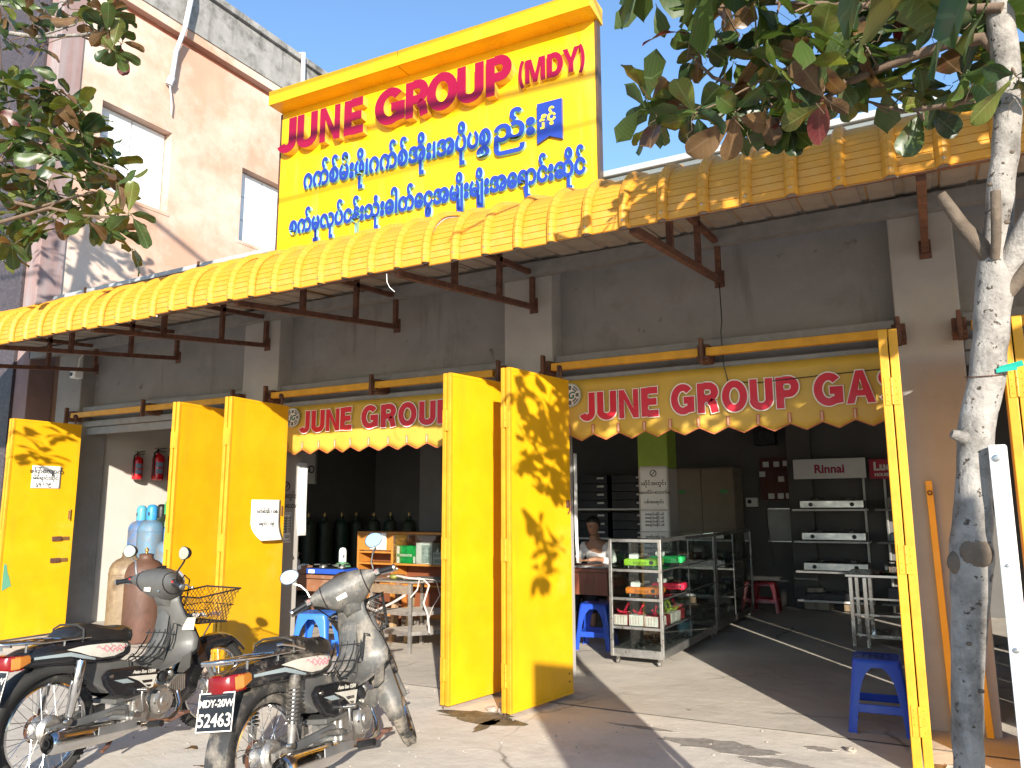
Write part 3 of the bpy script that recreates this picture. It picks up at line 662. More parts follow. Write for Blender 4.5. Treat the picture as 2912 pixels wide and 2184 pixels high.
# ================================================================ motorcycles (local: x forward, y left, z up)
def dusty(name, col, rough, amt, metal=0, coat=0):
    return mat(name, col, rough, metal, var=.2, vs=6, dirt=((.40,.34,.27), .66-amt*.3, .98-amt*.25, 7), coat=coat)
def make_bike(label, loc, rz, lean, steer, dust, top_text, big_text, chrome_shock, tlines):
    bt = thing('motorcycle', label, 'motorcycle', loc, rz, 'parked underbone motorcycles'); bt.rotation_euler = (lean, 0, rz); bt.scale = (1.03, 1.03, 1.03)
    blk = dusty('black_bodywork', (.010,.010,.012), .22, dust, coat=.3); grey = dusty('grey_bodywork', (.08,.078,.073), .5, .12+dust)
    tyre = dusty('tyre_rubber', (.022,.021,.02), .85, .25+dust*.8); seatm = dusty('seat_vinyl', (.014,.013,.013), .35, dust*.6)
    chrome, alu, black = M['chrome'], M['alu'], M['black']
    white = dusty('decal_white', (.46,.43,.37), .5, dust*.9); wire = dusty('black_wire', (.02,.02,.02), .5, dust*.6); pale = dusty('decal_grey', (.22,.26,.27), .5, dust*.6)
    def p(name, b, m, par=bt, **k): return obj(name, b, m, par, **k)
    ax = V((-.52,0,.854)).normalized(); piv = V((.84,0,.90))
    ST = Matrix.Translation(piv) @ Matrix.Rotation(steer, 4, ax) @ Matrix.Translation(-piv)
    def wheel(cx, T=None, hubr=.055):
        T = T or Matrix.Identity(4); c = V((cx,0,.285)); yv = V((0,1,0))
        def b2(prof, n=40): return B().lathe(prof, n, c, yv).xf(T)
        n = 40; bt_ = B(); prof = [(.236,-.018),(.25,-.034),(.268,-.036),(.281,-.026),(.286,0),(.281,.026),(.268,.036),(.25,.034),(.236,.018)]
        bt_.lathe(prof, n, c, yv)
        # tread blocks
        for i in range(64):
            a = 2*PI*i/64
            for s in (-1, 1):
                aa = a+(.05 if s > 0 else 0); d = V((math.cos(aa),0,math.sin(aa))); tg = V((-math.sin(aa),0,math.cos(aa)))
                q = c+d*.283+V((0,s*.017,0)); bt_.bar(q-tg*.007, q+tg*.007, .02, .011, d)
        w_ = p('wheel', B().lathe([(.0,-.05),(hubr,-.05),(hubr+.012,-.035),(hubr-.01,-.02),(hubr-.01,.02),(hubr+.012,.035),(hubr,.05),(0,.05)], 24, c, yv).xf(T), alu, smooth=40)
        p('tyre', bt_.xf(T), tyre, w_, smooth=50)
        p('rim', b2([(.236,-.024),(.228,-.026),(.222,-.012),(.220,0),(.222,.012),(.228,.026),(.236,.024)]), chrome, w_, smooth=50)
        sb = B()
        for i in range(36):
            a = 2*PI*i/36; s = 1 if i % 2 else -1; a2 = a+(.55 if (i//2) % 2 else -.55)
            sb.tube([c+V((math.cos(a2)*hubr,s*.032,math.sin(a2)*hubr)), c+V((math.cos(a)*.224,s*.004,math.sin(a)*.224))], .0019, 4, caps=False)
        p('spokes', sb.xf(T), chrome, w_)
        p('axle', B().tube([c+V((0,-.10,0)), c+V((0,.10,0))], .011, 8).xf(T), M['steel'], w_)
        return w_
    wheel(0, None, .062); wheel(1.21, ST)
    p('brake_plate', B().lathe([(0,-.062),(.052,-.062),(.066,-.05),(.066,-.045)], 24, (0,0,.285), (0,1,0)), alu, smooth=40)
    p('sprocket', B().lathe([(.03,.06),(.075,.06),(.075,.064),(.03,.064)], 20, (0,0,.285), (0,1,0)), M['rust'])
    # rear suspension
    for s in (-1, 1):
        p('swing_arm', B().bar((-.05,s*.085,.285),(.44,s*.085,.30),.026,.042).lathe([(0,0),(.024,0),(.024,.03),(0,.03)], 10, (0,s*.07,.285), (0,s,0)), dusty('frame_paint',(.09,.09,.09),.5,dust), bevel=.005)
        top, bot = V((.105,s*.125,.625)), V((.045,s*.118,.315)); d = (bot-top).normalized()
        sh = p('rear_shock', B().tube([top, top+d*.33], .010, 8).lathe([(0,-.014),(.018,-.014),(.018,.014),(0,.014)], 10, bot, (0,1,0)), M['steel'], smooth=40)
        if chrome_shock:
            p('shock_cover', B().lathe([(.028,-.0),(.03,.02),(.03,.19),(.024,.2),(.022,.28),(.014,.3)], 16, top, d), chrome, sh, smooth=40)
        else:
            pts = []; x_ = d.orthogonal().normalized(); y_ = d.cross(x_)
            for i in range(11*10): a = 2*PI*i/10; pts.append(top+d*(.02+.20*i/110)+(x_*math.cos(a)+y_*math.sin(a))*.027)
            p('spring', B().tube(pts, .0052, 5), dusty('spring_paint',(.07,.065,.06),.5,dust), sh, smooth=50)
            p('shock_body', B().lathe([(.026,.22),(.022,.225),(.018,.3),(.014,.31)], 14, top, d), alu, sh, smooth=40); p('shock_cap', B().lathe([(0,-.005),(.03,-.005),(.031,.05),(.026,.06)], 14, top, d), dusty('cap_black',(.02,.02,.02),.5,dust), sh, smooth=40)
    # exhaust
    p('muffler', B().lathe([(.022,-.004),(.026,-.014),(.050,-.014),(.060,0),(.061,.05),(.058,.36),(.050,.43),(.031,.53),(.02,.58)], 22, (-.10,-.175,.248), V((.60,.02,-.05))), chrome, smooth=40)
    p('tail_pipe', B().lathe([(.026,-.018),(.016,-.018),(.015,.03)], 14, (-.10,-.175,.248), V((.60,.02,-.05))), black, smooth=40)
    p('exhaust_pipe', B().tube([(.44,-.15,.19),(.58,-.14,.175),(.74,-.12,.165),(.82,-.10,.185),(.86,-.08,.235),(.865,-.05,.31)], .0165, 10), chrome, smooth=50)
    p('heat_shield', B().bar((.14,-.238,.25),(.40,-.228,.228),.008,.045), dusty('shield_grey',(.25,.25,.25),.4,dust,.7), bevel=.006)
    # engine
    eng = p('engine', B().loft([[(x,y,z) for x, z in ((.47,.22),(.53,.17),(.74,.17),(.80,.23),(.80,.33),(.74,.37),(.56,.38),(.48,.33))] for y in (-.075,.085)]), alu, bevel=.012)
    p('clutch_cover', B().lathe([(0,.052),(.03,.055),(.034,.048),(.058,.05),(.074,.042),(.082,.024),(.084,0)], 22, (.70,-.072,.285), (0,-1,0)), dusty('polished_cover',(.46,.44,.41),.34,.15+dust*.5,.85), eng, smooth=30)
    p('rear_cover', B().loft([[(x,y,z) for x, z in ((.47,.22),(.58,.19),(.60,.27),(.56,.35),(.48,.33))] for y in (-.076,-.108)]), alu, eng, bevel=.01)
    for a in range(6): p('cover_screw', B().lathe([(0,.008),(.007,.008),(.007,0)], 6, (.70+.07*math.cos(a*1.05),-.112,.285+.07*math.sin(a*1.05)), (0,-1,0)), M['steel'], eng)
    cb = B()
    for i in range(8):
        x = .80+i*.016; h = .062-.004*abs(i-4); cb.box((x,-.062,.325-h+.02+.002*i),(x+.007,.062,.325+h+.01+.002*i))
    p('cylinder_fins', cb, alu, eng); p('cylinder', B().box((.78,-.042,.295),(.935,.042,.385)), alu, eng, bevel=.01)
    p('carburettor', B().tube([(.80,-.01,.40),(.80,-.01,.47),(.76,-.01,.50)], .026, 10).ball((.80,-.055,.43), (.024,.02,.028)), alu, eng, smooth=50)
    p('horn', B().lathe([(0,.03),(.02,.03),(.033,.02),(.033,0)], 14, (.70,-.085,.425), (0,-1,0)), black, eng, smooth=40)
    p('kick_starter', B().tube([(.52,-.11,.26),(.515,-.14,.27),(.50,-.15,.36),(.505,-.15,.385)], .009, 8).tube([(.50,-.12,.39),(.51,-.19,.39)], .013, 8), M['steel'], smooth=50)
    p('foot_bar', B().tube([(.56,-.10,.175),(.56,-.24,.19)], .011, 8), M['steel']); p('foot_rubber', B().tube([(.56,-.15,.18),(.56,-.25,.192)], .02, 8), black, smooth=40)
    p('passenger_peg', B().bar((.30,-.09,.29),(.37,-.14,.30),.02,.02).tube([(.33,-.13,.30),(.33,-.225,.305)], .017, 8), dusty('peg_rubber',(.05,.045,.04),.7,dust), bevel=.003)
    p('brake_pedal', B().tube([(.58,-.13,.20),(.70,-.17,.17),(.80,-.18,.19)], .008, 8).box((.77,-.21,.19),(.82,-.16,.205)), M['rust'], smooth=50)
    p('side_stand', B().tube([(.42,.08,.20),(.40,.16,.10),(.38,.25,.045)], .009, 8), M['rust'])
    p('centre_stand', B().tube([(.40,-.07,.19),(.33,-.09,.12),(.28,-.10,.10)], .011, 8).tube([(.40,.07,.19),(.33,.09,.12)], .011, 8), M['rust'])
    # frame, side covers, tail
    fr = dusty('frame_grey', (.085,.083,.08), .55, dust)
    p('frame_spine', B().loft([[(x,y,z) for y, z in ((-h,z0),(h,z0),(h,z1),(-h,z1))] for x, h, z0, z1 in ((.16,.07,.52,.62),(.34,.07,.40,.60),(.60,.06,.42,.52),(.74,.05,.46,.58),(.82,.035,.66,.80))]), fr, bevel=.01)
    poly = [(.26,.505),(.30,.538),(.50,.525),(.66,.478),(.63,.41),(.60,.365),(.42,.355),(.335,.385),(.28,.45)]
    for s in (-1, 1):
        sc = p('side_cover', B().prism(poly, s*.085, s*.122, 'xz'), blk, bevel=.012)
        e0, e1 = s*.1225, s*.1235
        for q in ([(.42,.478),(.635,.452),(.605,.385),(.575,.38),(.50,.44)],): p('decal', B().prism(q, e0, e1, 'xz'), white, sc)
        for q in ([(.52,.438),(.60,.43),(.598,.415),(.535,.42)],[(.55,.408),(.592,.402),(.588,.390),(.565,.393)]): p('decal_slot', B().prism(q, s*.1237, s*.1240, 'xz'), blk, sc)
        p('decal', B().prism([(.325,.475),(.415,.468),(.47,.437),(.39,.446)], e0, e1, 'xz'), pale, sc)
        if s < 0:
            me = tmesh('Auto Sun 125M', .026, .0004, .0012, shear=.2); me.transform(Matrix.Translation((.455,-.1245,.488)) @ Matrix.Rotation(R(7), 4, 'Y')); p('badge', me, white, sc)
        p('cover_screw', B().lathe([(0,.006),(.011,.006),(.011,0)], 10, (.31,s*.122,.50), (0,s,0)), M['steel'], sc)
    p('battery_case', B().box((.36,-.10,.335),(.585,.10,.362)), fr, bevel=.006)
    secs = [(-.235,.045,.640,.700),(-.16,.075,.622,.722),(-.02,.10,.606,.738),(.14,.122,.588,.742),(.30,.13,.572,.728),(.40,.122,.572,.705),(.455,.10,.59,.682)]
    def sec_at(x):
        for a, c in zip(secs, secs[1:]):
            if a[0] <= x <= c[0]:
                f = (x-a[0])/(c[0]-a[0]); return [a[i]+(c[i]-a[i])*f for i in range(4)]
        return list(secs[-1])
    def ring(x, h, z0, z1, n=20): 
        zc, hz = (z0+z1)/2, (z1-z0)/2
        return [(x, h*math.copysign(abs(math.cos(a))**.6, math.cos(a)), zc+hz*math.copysign(abs(math.sin(a))**.75, math.sin(a))) for a in (2*PI*k/n for k in range(n))]
    tc = p('tail_cowl', B().loft([ring(*s) for s in secs]), blk, smooth=45)
    def side_y(x, v):   # v in -1..1 up the side
        _, h, z0, z1 = sec_at(x); a = math.asin(max(-1, min(1, math.copysign(abs(v)**(1/.75), v)))); return h*abs(math.cos(a))**.6, (z0+z1)/2+(z1-z0)/2*v
    def patch(strip, m, name):   # (x, v0, v1)
        for s in (-1, 1):
            b = B(); k = 5
            for x, v0, v1 in strip:
                for j in range(k):
                    y, z = side_y(x, v0+(v1-v0)*j/(k-1)); b.v.append(V((x, s*(y+.0025), z)))
            b.f = [(i*k+j, (i+1)*k+j, (i+1)*k+j+1, i*k+j+1) for i in range(len(strip)-1) for j in range(k-1)]
            p(name, b, m, tc, smooth=60)
    patch([(.03,.30,.32),(.10,.0,.42),(.16,-.3,.45),(.24,-.5,.48),(.32,-.45,.5),(.38,-.2,.5),(.42,.3,.5)], white, 'decal')
    patch([(-.14,-.1,.15),(-.05,-.15,.1),(.05,-.2,.1),(.12,-.45,-.2),(.2,-.62,-.5)], pale, 'decal')
    me = tmesh('Dream', .05, .0004, .001, shear=.35) if False else None
    for s in (-1,):
        b = B()
        for (x0_, x1_, v) in ((.20,.40,.22),(.24,.38,.0)):
            pts = [(x0_+(x1_-x0_)*i/14, v+.13*math.sin(i*1.9)) for i in range(15)]; b.tube([(x, s*(side_y(x, vv)[0]+.004), side_y(x, vv)[1]) for x, vv in pts], .0022, 4)
        p('decal_script', b, mat('decal_pink', (.5,.12,.16), .5), tc)
    # tail lamp wraps round the rear, amber ends
    rings = []
    for i in range(9):
        a = PI*(i/8)-PI/2; rings.append([(-.245-.06*math.cos(a)*(1.0 if .63 < z < .69 else .86), .082*math.sin(a), z) for z in (.628,.642,.686,.70)])
    p('tail_light', B().loft(rings, caps=False, closed=False).loft([[(-.235,-.085,.628),(-.235,.085,.628),(-.235,.085,.70),(-.235,-.085,.70)],[(-.20,-.085,.628),(-.20,.085,.628),(-.20,.085,.70),(-.20,-.085,.70)]]), mat('red_lens', (.17,.006,.008), .22, var=.2, dirt=((.25,.15,.12), .6, .9, 9)), smooth=50)
    for s in (-1, 1):
        p('indicator', B().loft([[(-.262,s*.074,.632),(-.262,s*.080,.640),(-.262,s*.080,.688),(-.262,s*.074,.698)],[(-.225,s*.080,.630),(-.225,s*.096,.64),(-.225,s*.096,.690),(-.225,s*.080,.702)],[(-.165,s*.078,.652),(-.165,s*.092,.66),(-.165,s*.092,.686),(-.165,s*.078,.698)]]), mat('amber_lens', (.36,.13,.025), .22, var=.2, dirt=((.3,.22,.14), .6, .9, 9)), bevel=.006)
    # rear mudguard
    b = B(); rg = []
    for i in range(19):
        a = R(48+(198-48)*i/18); r0 = .335; hw = .062 if i < 17 else .075; sd = .05 if i < 16 else .03
        c0 = V((r0*math.cos(a),0,.285+r0*math.sin(a))); c1 = V(((r0-sd)*math.cos(a),0,.285+(r0-sd)*math.sin(a)))
        rg.append([c1+V((0,-hw,0)), c0+V((0,-hw,0)), c0*1.0+V((0,-hw*.5,.006)), c0+V((0,0,.008)), c0+V((0,hw*.5,.006)), c0+V((0,hw,0)), c1+V((0,hw,0))])
    mg = p('rear_mudguard', b.loft(rg, caps=False, closed=False), dusty('mudguard_black', (.035,.034,.033), .5, dust), smooth=40); mg.modifiers.new('t','SOLIDIFY').thickness = .003
    p('mud_flap', B().loft([[(x, y, z) for y in (-.07,-.02,.03,.07)] for x, z in ((-.312,.185),(-.33,.13),(-.345,.095))], caps=False, closed=False), dusty('flap_rubber',(.03,.03,.03),.7,dust)).modifiers.new('t','SOLIDIFY').thickness = .003
    # number plate
    pl = thing('x', None, None); bpy.data.objects.remove(pl)
    PM = Matrix.Translation((-.312,0,.556)) @ Matrix.Rotation(R(-90), 4, 'Z') @ Matrix.Rotation(R(-14), 4, 'X')
    np_ = p('number_plate', B().box((-.105,.0,-.085),(.105,.003,.085)).xf(PM), mat('plate_black', (.012,.013,.016), .4, var=.2, dirt=((.3,.27,.22), .65, .9, 8)), bevel=.002)
    b = B()
    for lo, hi in (((-.103,-.083),(.103,-.078)),((-.103,.078),(.103,.083)),((-.103,-.078),(-.098,.078)),((.098,-.078),(.103,.078))): b.box((lo[0],-.0015,lo[1]),(hi[0],-.0003,hi[1]))
    p('plate_border', b.xf(PM), M['vwhite'], np_)
    for s, z, sz, dx in ((top_text, .022, .044, 0),(big_text, -.060, .078, -.01)):
        if not s: continue
        me = tmesh(s, sz, .0005, .0010, tlines); x_ = {'CENTER': 0, 'RIGHT': .092}[tlines]; me.transform(PM @ Matrix.Translation((x_, -.002, z))); p('plate_lettering', me, M['vwhite'], np_)
    p('plate_bracket', B().bar((-.25,0,.635),(-.295,0,.62),.12,.006), fr)
    # seat and carrier
    def sring(x, h, z0, z1): return [(x, h*c, z0+(z1-z0)*v) for c, v in ((-.85,0),(-1,.35),(-.95,.75),(-.6,.97),(0,1),(.6,.97),(.95,.75),(1,.35),(.85,0))]
    st = p('seat', B().loft([sring(*q) for q in ((.06,.10,.735,.765),(.10,.115,.725,.80),(.20,.125,.715,.812),(.30,.125,.70,.785),(.36,.118,.69,.770),(.43,.105,.68,.772),(.475,.088,.672,.757),(.49,.06,.685,.74))]), seatm, smooth=50)
    p('seat_strap', B().tube([(.115,y,z) for y, z in ((-.122,.735),(-.122,.79),(-.07,.812),(0,.815),(.07,.812),(.122,.79),(.122,.735))], .006, 6), dusty('strap',(.03,.03,.03),.5,dust), st)
    rk = p('carrier', B().tube([(.17,-.112,.742),(-.10,-.105,.752),(-.29,-.08,.768),(-.33,-.045,.77),(-.33,.045,.77),(-.29,.08,.768),(-.10,.105,.752),(.17,.112,.742)], .0085, 8), chrome, smooth=60)
    for x in (-.28,-.20,-.10,0): p('carrier_bar', B().tube([(x,-.095,.756),(x,.095,.756)], .006, 6), chrome, rk)
    for y in (-.04,.04): p('carrier_bar', B().tube([(-.33,y,.768),(.04,y,.752)], .006, 6), chrome, rk)
    for x in (-.2,.02,.13):
        for s in (-1, 1): p('carrier_post', B().tube([(x,s*.10,.752),(x,s*.095,.715)], .006, 6), M['steel'], rk)
    p('grab_rail', B().tube([(.19,-.128,.74),(.10,-.13,.77),(.02,-.125,.79),(0,-.11,.79)], .007, 6), chrome, rk) if not chrome_shock else None
    # leg shield
    rows = [(.925,.805,.088,.02),(.86,.810,.095,.02),(.78,.822,.118,.03),(.70,.845,.148,.05),(.62,.860,.168,.06),(.56,.845,.165,.065),(.51,.795,.145,.05),(.475,.72,.120,.03),(.458,.64,.105,.01),(.452,.57,.095,0)]
    def lrow(z, x, hw, bend, off=0): return [(x+off+bend*(abs(u)**2.2)-.02*math.cos(u*PI/2)*(1 if z > .5 else 0), hw*u, z-.0*abs(u)) for u in (-1,-.85,-.62,-.36,-.12,.12,.36,.62,.85,1)]
    ls = p('leg_shield', B().loft([lrow(*q) for q in rows], caps=False, closed=False), grey, smooth=50); ls.modifiers.new('t','SOLIDIFY').thickness = .006
    fs = p('front_cowl', B().loft([lrow(q[0]-.01, q[1]+.022, q[2]*.98, q[3]) for q in rows[:7]], caps=False, closed=False), blk, smooth=50); fs.modifiers.new('t','SOLIDIFY').thickness = .006
    p('centre_tunnel', B().loft([[(x-.03*abs(u) if False else x, h*u, z+.03*(1-u*u)) for u in (-1,-.5,0,.5,1)] for x, h, z in ((.50,.075,.50),(.60,.07,.50),(.70,.06,.56),(.76,.055,.66),(.785,.05,.78))], caps=False, closed=False), grey, smooth=60)
    for s in (-1, 1): p('leg_shield_flap', B().loft([[(.80,s*.15,.53),(.86,s*.17,.55),(.88,s*.16,.55)],[(.79,s*.13,.46),(.87,s*.15,.45),(.89,s*.14,.46)],[(.80,s*.11,.43),(.85,s*.12,.42),(.86,s*.12,.43)]]), grey, bevel=.006)
    # wire inner carrier
    b = B()
    for y in (-.09,-.045,0,.045,.09):
        b.tube([(.765,y,.70),(.735,y,.64),(.66,y,.565),(.585,y,.535),(.52,y,.53),(.50,y,.555)], .004, 5)
    for x, z in ((.755,.68),(.70,.60),(.64,.55),(.56,.53)): b.tube([(x,-.11,z),(x,.11,z)], .004, 5)
    b.tube([(.80,-.13,.72),(.765,-.115,.735),(.735,-.11,.64),(.73,-.10,.60)], .005, 5); b.tube([(.50,-.10,.555),(.47,-.10,.60),(.45,-.09,.58),(.46,-.09,.52)], .004, 5)
    p('inner_carrier', b, wire)
    # steering assembly, turned about the headset
    def q(name, b, m, par=bt, **k): return obj(name, b.xf(ST), m, par, **k)
    for s in (-1, 1):
        q('fork_leg', B().tube([(.885,s*.068,.80),(1.04,s*.068,.54)], .022, 10).tube([(1.04,s*.066,.545),(1.205,s*.066,.28)], .017, 10), dusty('fork_paint',(.16,.16,.16),.4,dust,.5), smooth=50)
        q('fork_cover', B().loft([[(x-.03,s*.052,z-.015),(x+.03,s*.052,z+.015),(x+.034,s*.094,z+.012),(x-.034,s*.094,z-.016)] for x, z in ((.93,.70),(.985,.60),(1.04,.51),(1.075,.44))]), blk, bevel=.01)
    rg = []
    for i in range(17):
        a = R(38+(196-38)*i/16); r0 = .322; hw = .066*(1 if 2 < i < 15 else .75); sd = (.075 if i < 8 else .15) if 3 < i < 16 else .03
        u = V((math.cos(a),0,math.sin(a))); c0 = V((1.21,0,.285))+u*r0; c1 = V((1.21,0,.285))+u*(r0-sd)
        rg.append([c1+V((0,-hw,0)), c0+V((0,-hw,0))-u*.015, c0+V((0,-hw*.6,0)), c0+u*.012, c0+V((0,hw*.6,0)), c0+V((0,hw,0))-u*.015, c1+V((0,hw,0))])
    fm = q('front_mudguard', B().loft(rg, caps=False, closed=False), blk if chrome_shock else grey, smooth=40); fm.modifiers.new('t','SOLIDIFY').thickness = .003
    # handlebar cowl: sections along y
    def hring(y, x, z, rx, rz_): return [(x+rx*math.cos(a)-.25*rx*math.sin(a), y, z+rz_*math.sin(a)) for a in (2*PI*k/14 for k in range(14))]
    hs = [(-.215,.705,1.0,.020,.020),(-.19,.715,1.0,.03,.03),(-.15,.735,.998,.055,.052),(-.10,.765,.985,.088,.085),(-.05,.79,.975,.115,.105),(0,.80,.972,.122,.112)]
    hs += [(-a, *r) for a, *r in hs[-2::-1]]
    hc = q('handlebar_cowl', B().loft([hring(*s) for s in hs]), grey, smooth=50)
    for s in (-1, 1): q('cowl_seam', B().tube([V(p_)*1.0 for p_ in [(x*1.0,y,z) for x,y,z in hring(s*.125,.748,.991,.071,.068)]], .004, 5, closed=True), black, hc)
    q('headset_shroud', B().loft([[(x+h*1.05*math.cos(a), h*.95*math.sin(a), z-.02*math.cos(a)) for a in (2*PI*k/14 for k in range(14))] for x, z, h in ((.765,.96,.085),(.785,.91,.072),(.80,.865,.06),(.808,.835,.055))]), grey, hc, smooth=50)
    q('headlight', B().lathe([(0,.03),(.05,.022),(.072,0),(.07,-.03)], 18, (.885,0,.99), (1,0,.05)), M['glassy'], hc, smooth=50)
    q('speedometer', B().lathe([(0,.004),(.04,.004),(.045,0)], 18, (.745,0,1.076), (-.45,0,.9)), black, hc, smooth=40)
    q('ignition_lock', B().lathe([(0,.008),(.012,.008),(.016,.004),(.02,0)], 14, (.70,-.07,.955), (-.9,-.3,.2)), M['steel'], hc, smooth=40)
    q('sticker', B().bar((.681,-.005,.955),(.683,.055,.955),.003,.028), M['vwhite'], hc)
    for s in (-1, 1):
        q('grip', B().tube([(.70,s*.225,1.0),(.672,s*.315,.985)], .0165, 10), black, hc, smooth=40)
        q('grip_end', B().lathe([(0,.006),(.015,.005),(.019,0),(.019,-.008)], 12, (.672,s*.315,.985), (-.23,s,-.12)), M['steel'], hc, smooth=40)
        q('switch_box', B().box((.685,s*.19 if s > 0 else -.23,.98),(.735,.23 if s > 0 else -.19,1.025)), black, hc, bevel=.008)
        q('switch_button', B().box((.681,s*.205-.006,1.004),(.6855,s*.205+.006,1.016)), mat('button_red', (.5,.02,.02), .4), hc)
        q('lever', B().tube([(.74,s*.20,.99),(.765,s*.24,.985),(.745,s*.30,.972),(.74,s*.32,.975)], .006, 6).ball((.74,s*.322,.975), .01, 8, 5), M['steel'], hc, smooth=50)
        q('mirror_stem', B().tube([(.725,s*.195,1.02),(.72,s*.20,1.07),(.735,s*.225,1.115),(.725,s*.255,1.14)], .006, 6), M['steel'] if s > 0 else black, hc, smooth=50)
        mc = V((.715,s*.262,1.185)); nrm = V((-1,-s*.12,.06)).normalized(); u = V((0,1,0)); u = (u-nrm*u.dot(nrm)).normalized(); v = nrm.cross(u)
        def oval(r, off): return [mc+nrm*off+u*(math.cos(a)*.056*r)+v*(math.sin(a)*.042*r*(1+.12*math.cos(a))) for a in (2*PI*k/20 for k in range(20))]
        mi = q('mirror', B().loft([oval(.5,-.028),oval(.85,-.02),oval(1.0,-.004),oval(1.0,.004),oval(.93,.005)]), black, hc, smooth=50)
        q('mirror_glass', B().loft([oval(.92,.0055),oval(.91,.0065)]), M['mirror'], mi)
    # cables from the bar ends down the headset
    for s in (-1, 1):
        q('cable', B().tube([(.745,s*.19,.985),(.80,s*.17,1.04),(.90,s*.10,1.0),(.93,s*.05,.88),(.88,s*.02,.74)], .0045, 6), black, hc, smooth=60)
    q('cable', B().tube([(.74,.20,.97),(.86,.19,.95),(.97,.10,.80),(1.08,.085,.52),(1.18,.075,.33)], .0045, 6), black, hc, smooth=60)
    # basket
    b = B(); bo = [(.965,-.13,.715),(1.20,-.13,.70),(1.20,.13,.70),(.965,.13,.715)]; tp = [(.925,-.17,.885),(1.275,-.17,.915),(1.275,.17,.915),(.925,.17,.885)]
    b.tube(tp, .006, 6, closed=True); b.tube(bo, .005, 6, closed=True)
    mid = [(V(a)*.5+V(c)*.5) for a, c in zip(bo, tp)]; b.tube(mid, .003, 5, closed=True)
    for i in range(4):
        a0, a1, c0, c1 = V(bo[i]), V(bo[(i+1)%4]), V(tp[i]), V(tp[(i+1)%4]); n = 11 if i % 2 == 0 else 9
        for sgn in (0, 1):
            for k in range(-6, n+1):
                pts = []
                for j in range(8):
                    u = (k+j*.85)/n if sgn == 0 else (k+6-j*.85)/n
                    if 0 <= u <= 1: pts.append((a0.lerp(a1, u)).lerp(c0.lerp(c1, u), j/7))
                if len(pts) > 1: b.tube(pts, .0019, 3, caps=False)
    for k in range(8):
        f = k/7; b.tube([V(bo[0]).lerp(V(bo[1]), f), V(bo[3]).lerp(V(bo[2]), f)], .0019, 3, caps=False); b.tube([V(bo[0]).lerp(V(bo[3]), f), V(bo[1]).lerp(V(bo[2]), f)], .0019, 3, caps=False)
    b.tube([(.92,-.03,.80),(.97,-.03,.715)], .005, 6); b.tube([(1.10,-.09,.70),(1.04,-.08,.60)], .005, 6); b.tube([(1.10,.09,.70),(1.04,.08,.60)], .005, 6)
    q('basket', b, wire)
    return bt
M['mirror'] = mat('mirror_silver', (.8,.82,.85), .02, 1, var=0)
M['glassy'] = mat('lamp_lens', (.6,.62,.65), .08, .3, var=0)
b1 = make_bike('black and grey motorcycle at the left with chrome shock covers and an empty wire basket', (-4.47,2.72,.0), R(96), R(-3), R(-6), .04, '13W', '0', True, 'RIGHT')
b2 = make_bike('dusty grey motorcycle nearer the centre with coil springs, front wheel turned left', (-3.0,2.97,.0), R(97), R(-8), R(33), .52, 'MDY-20W', '52463', False, 'CENTER')
# oddments in the left basket and a plate tucked behind the leg shield
t = thing('basket_rubbish', 'scraps of paper and rag lying in the left motorcycle basket', 'rubbish', (0,0,0)); t.parent = None
Wb = wmat(b1)
for i, (x, y, z, c) in enumerate(((1.05,-.03,.74,(.5,.45,.4)),(1.10,.05,.735,(.08,.12,.3)),(1.15,-.06,.735,(.35,.2,.15)),(1.02,.06,.74,(.6,.58,.55)))):
    b = B(); n = 5
    for a in range(n):
        for c_ in range(n): b.v.append(V((x+(a-2)*.022, y+(c_-2)*.02, z+random.uniform(-.014,.03))))
    b.f = [(a*n+c_, (a+1)*n+c_, (a+1)*n+c_+1, a*n+c_+1) for a in range(n-1) for c_ in range(n-1)]
    b.xf(Wb); obj('scrap', b, mat('scrap_%d' % i, c, .8), t)
obj('card', B().bar((.855,-.195,.72),(.855,-.10,.72),.004,.075,(.2,0,1)), mat('yellowed_card', (.72,.66,.45), .6, var=.05), b1)
# ================================================================ gas cylinders
def cyl_mat(n, col, amt=.35, d=(.17,.125,.085)): return mat(n, col, .55, var=.28, vs=9, bump=.15, bs=30, dirt=(d, .50-amt*.15, .74-amt*.15, 5), streak=((col[0]*.7+.035, col[1]*.7+.025, col[2]*.7+.018), .44, .62, 6))
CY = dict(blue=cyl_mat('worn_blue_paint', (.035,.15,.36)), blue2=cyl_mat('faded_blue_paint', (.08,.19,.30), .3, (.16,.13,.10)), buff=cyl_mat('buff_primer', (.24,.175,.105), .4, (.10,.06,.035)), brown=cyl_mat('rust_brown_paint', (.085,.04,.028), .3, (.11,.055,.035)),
          green=cyl_mat('pale_green_paint', (.22,.34,.16), .4), cap=mat('cap_blue', (.03,.22,.50), .4, dirt=((.4,.36,.3), .6, .9, 8)), gcap=mat('cap_green', (.04,.30,.09), .4), dark=cyl_mat('dark_green_paint', (.006,.03,.018), .15, (.03,.03,.025)), brass=mat('brass', (.5,.33,.12), .35, .9, var=.15))
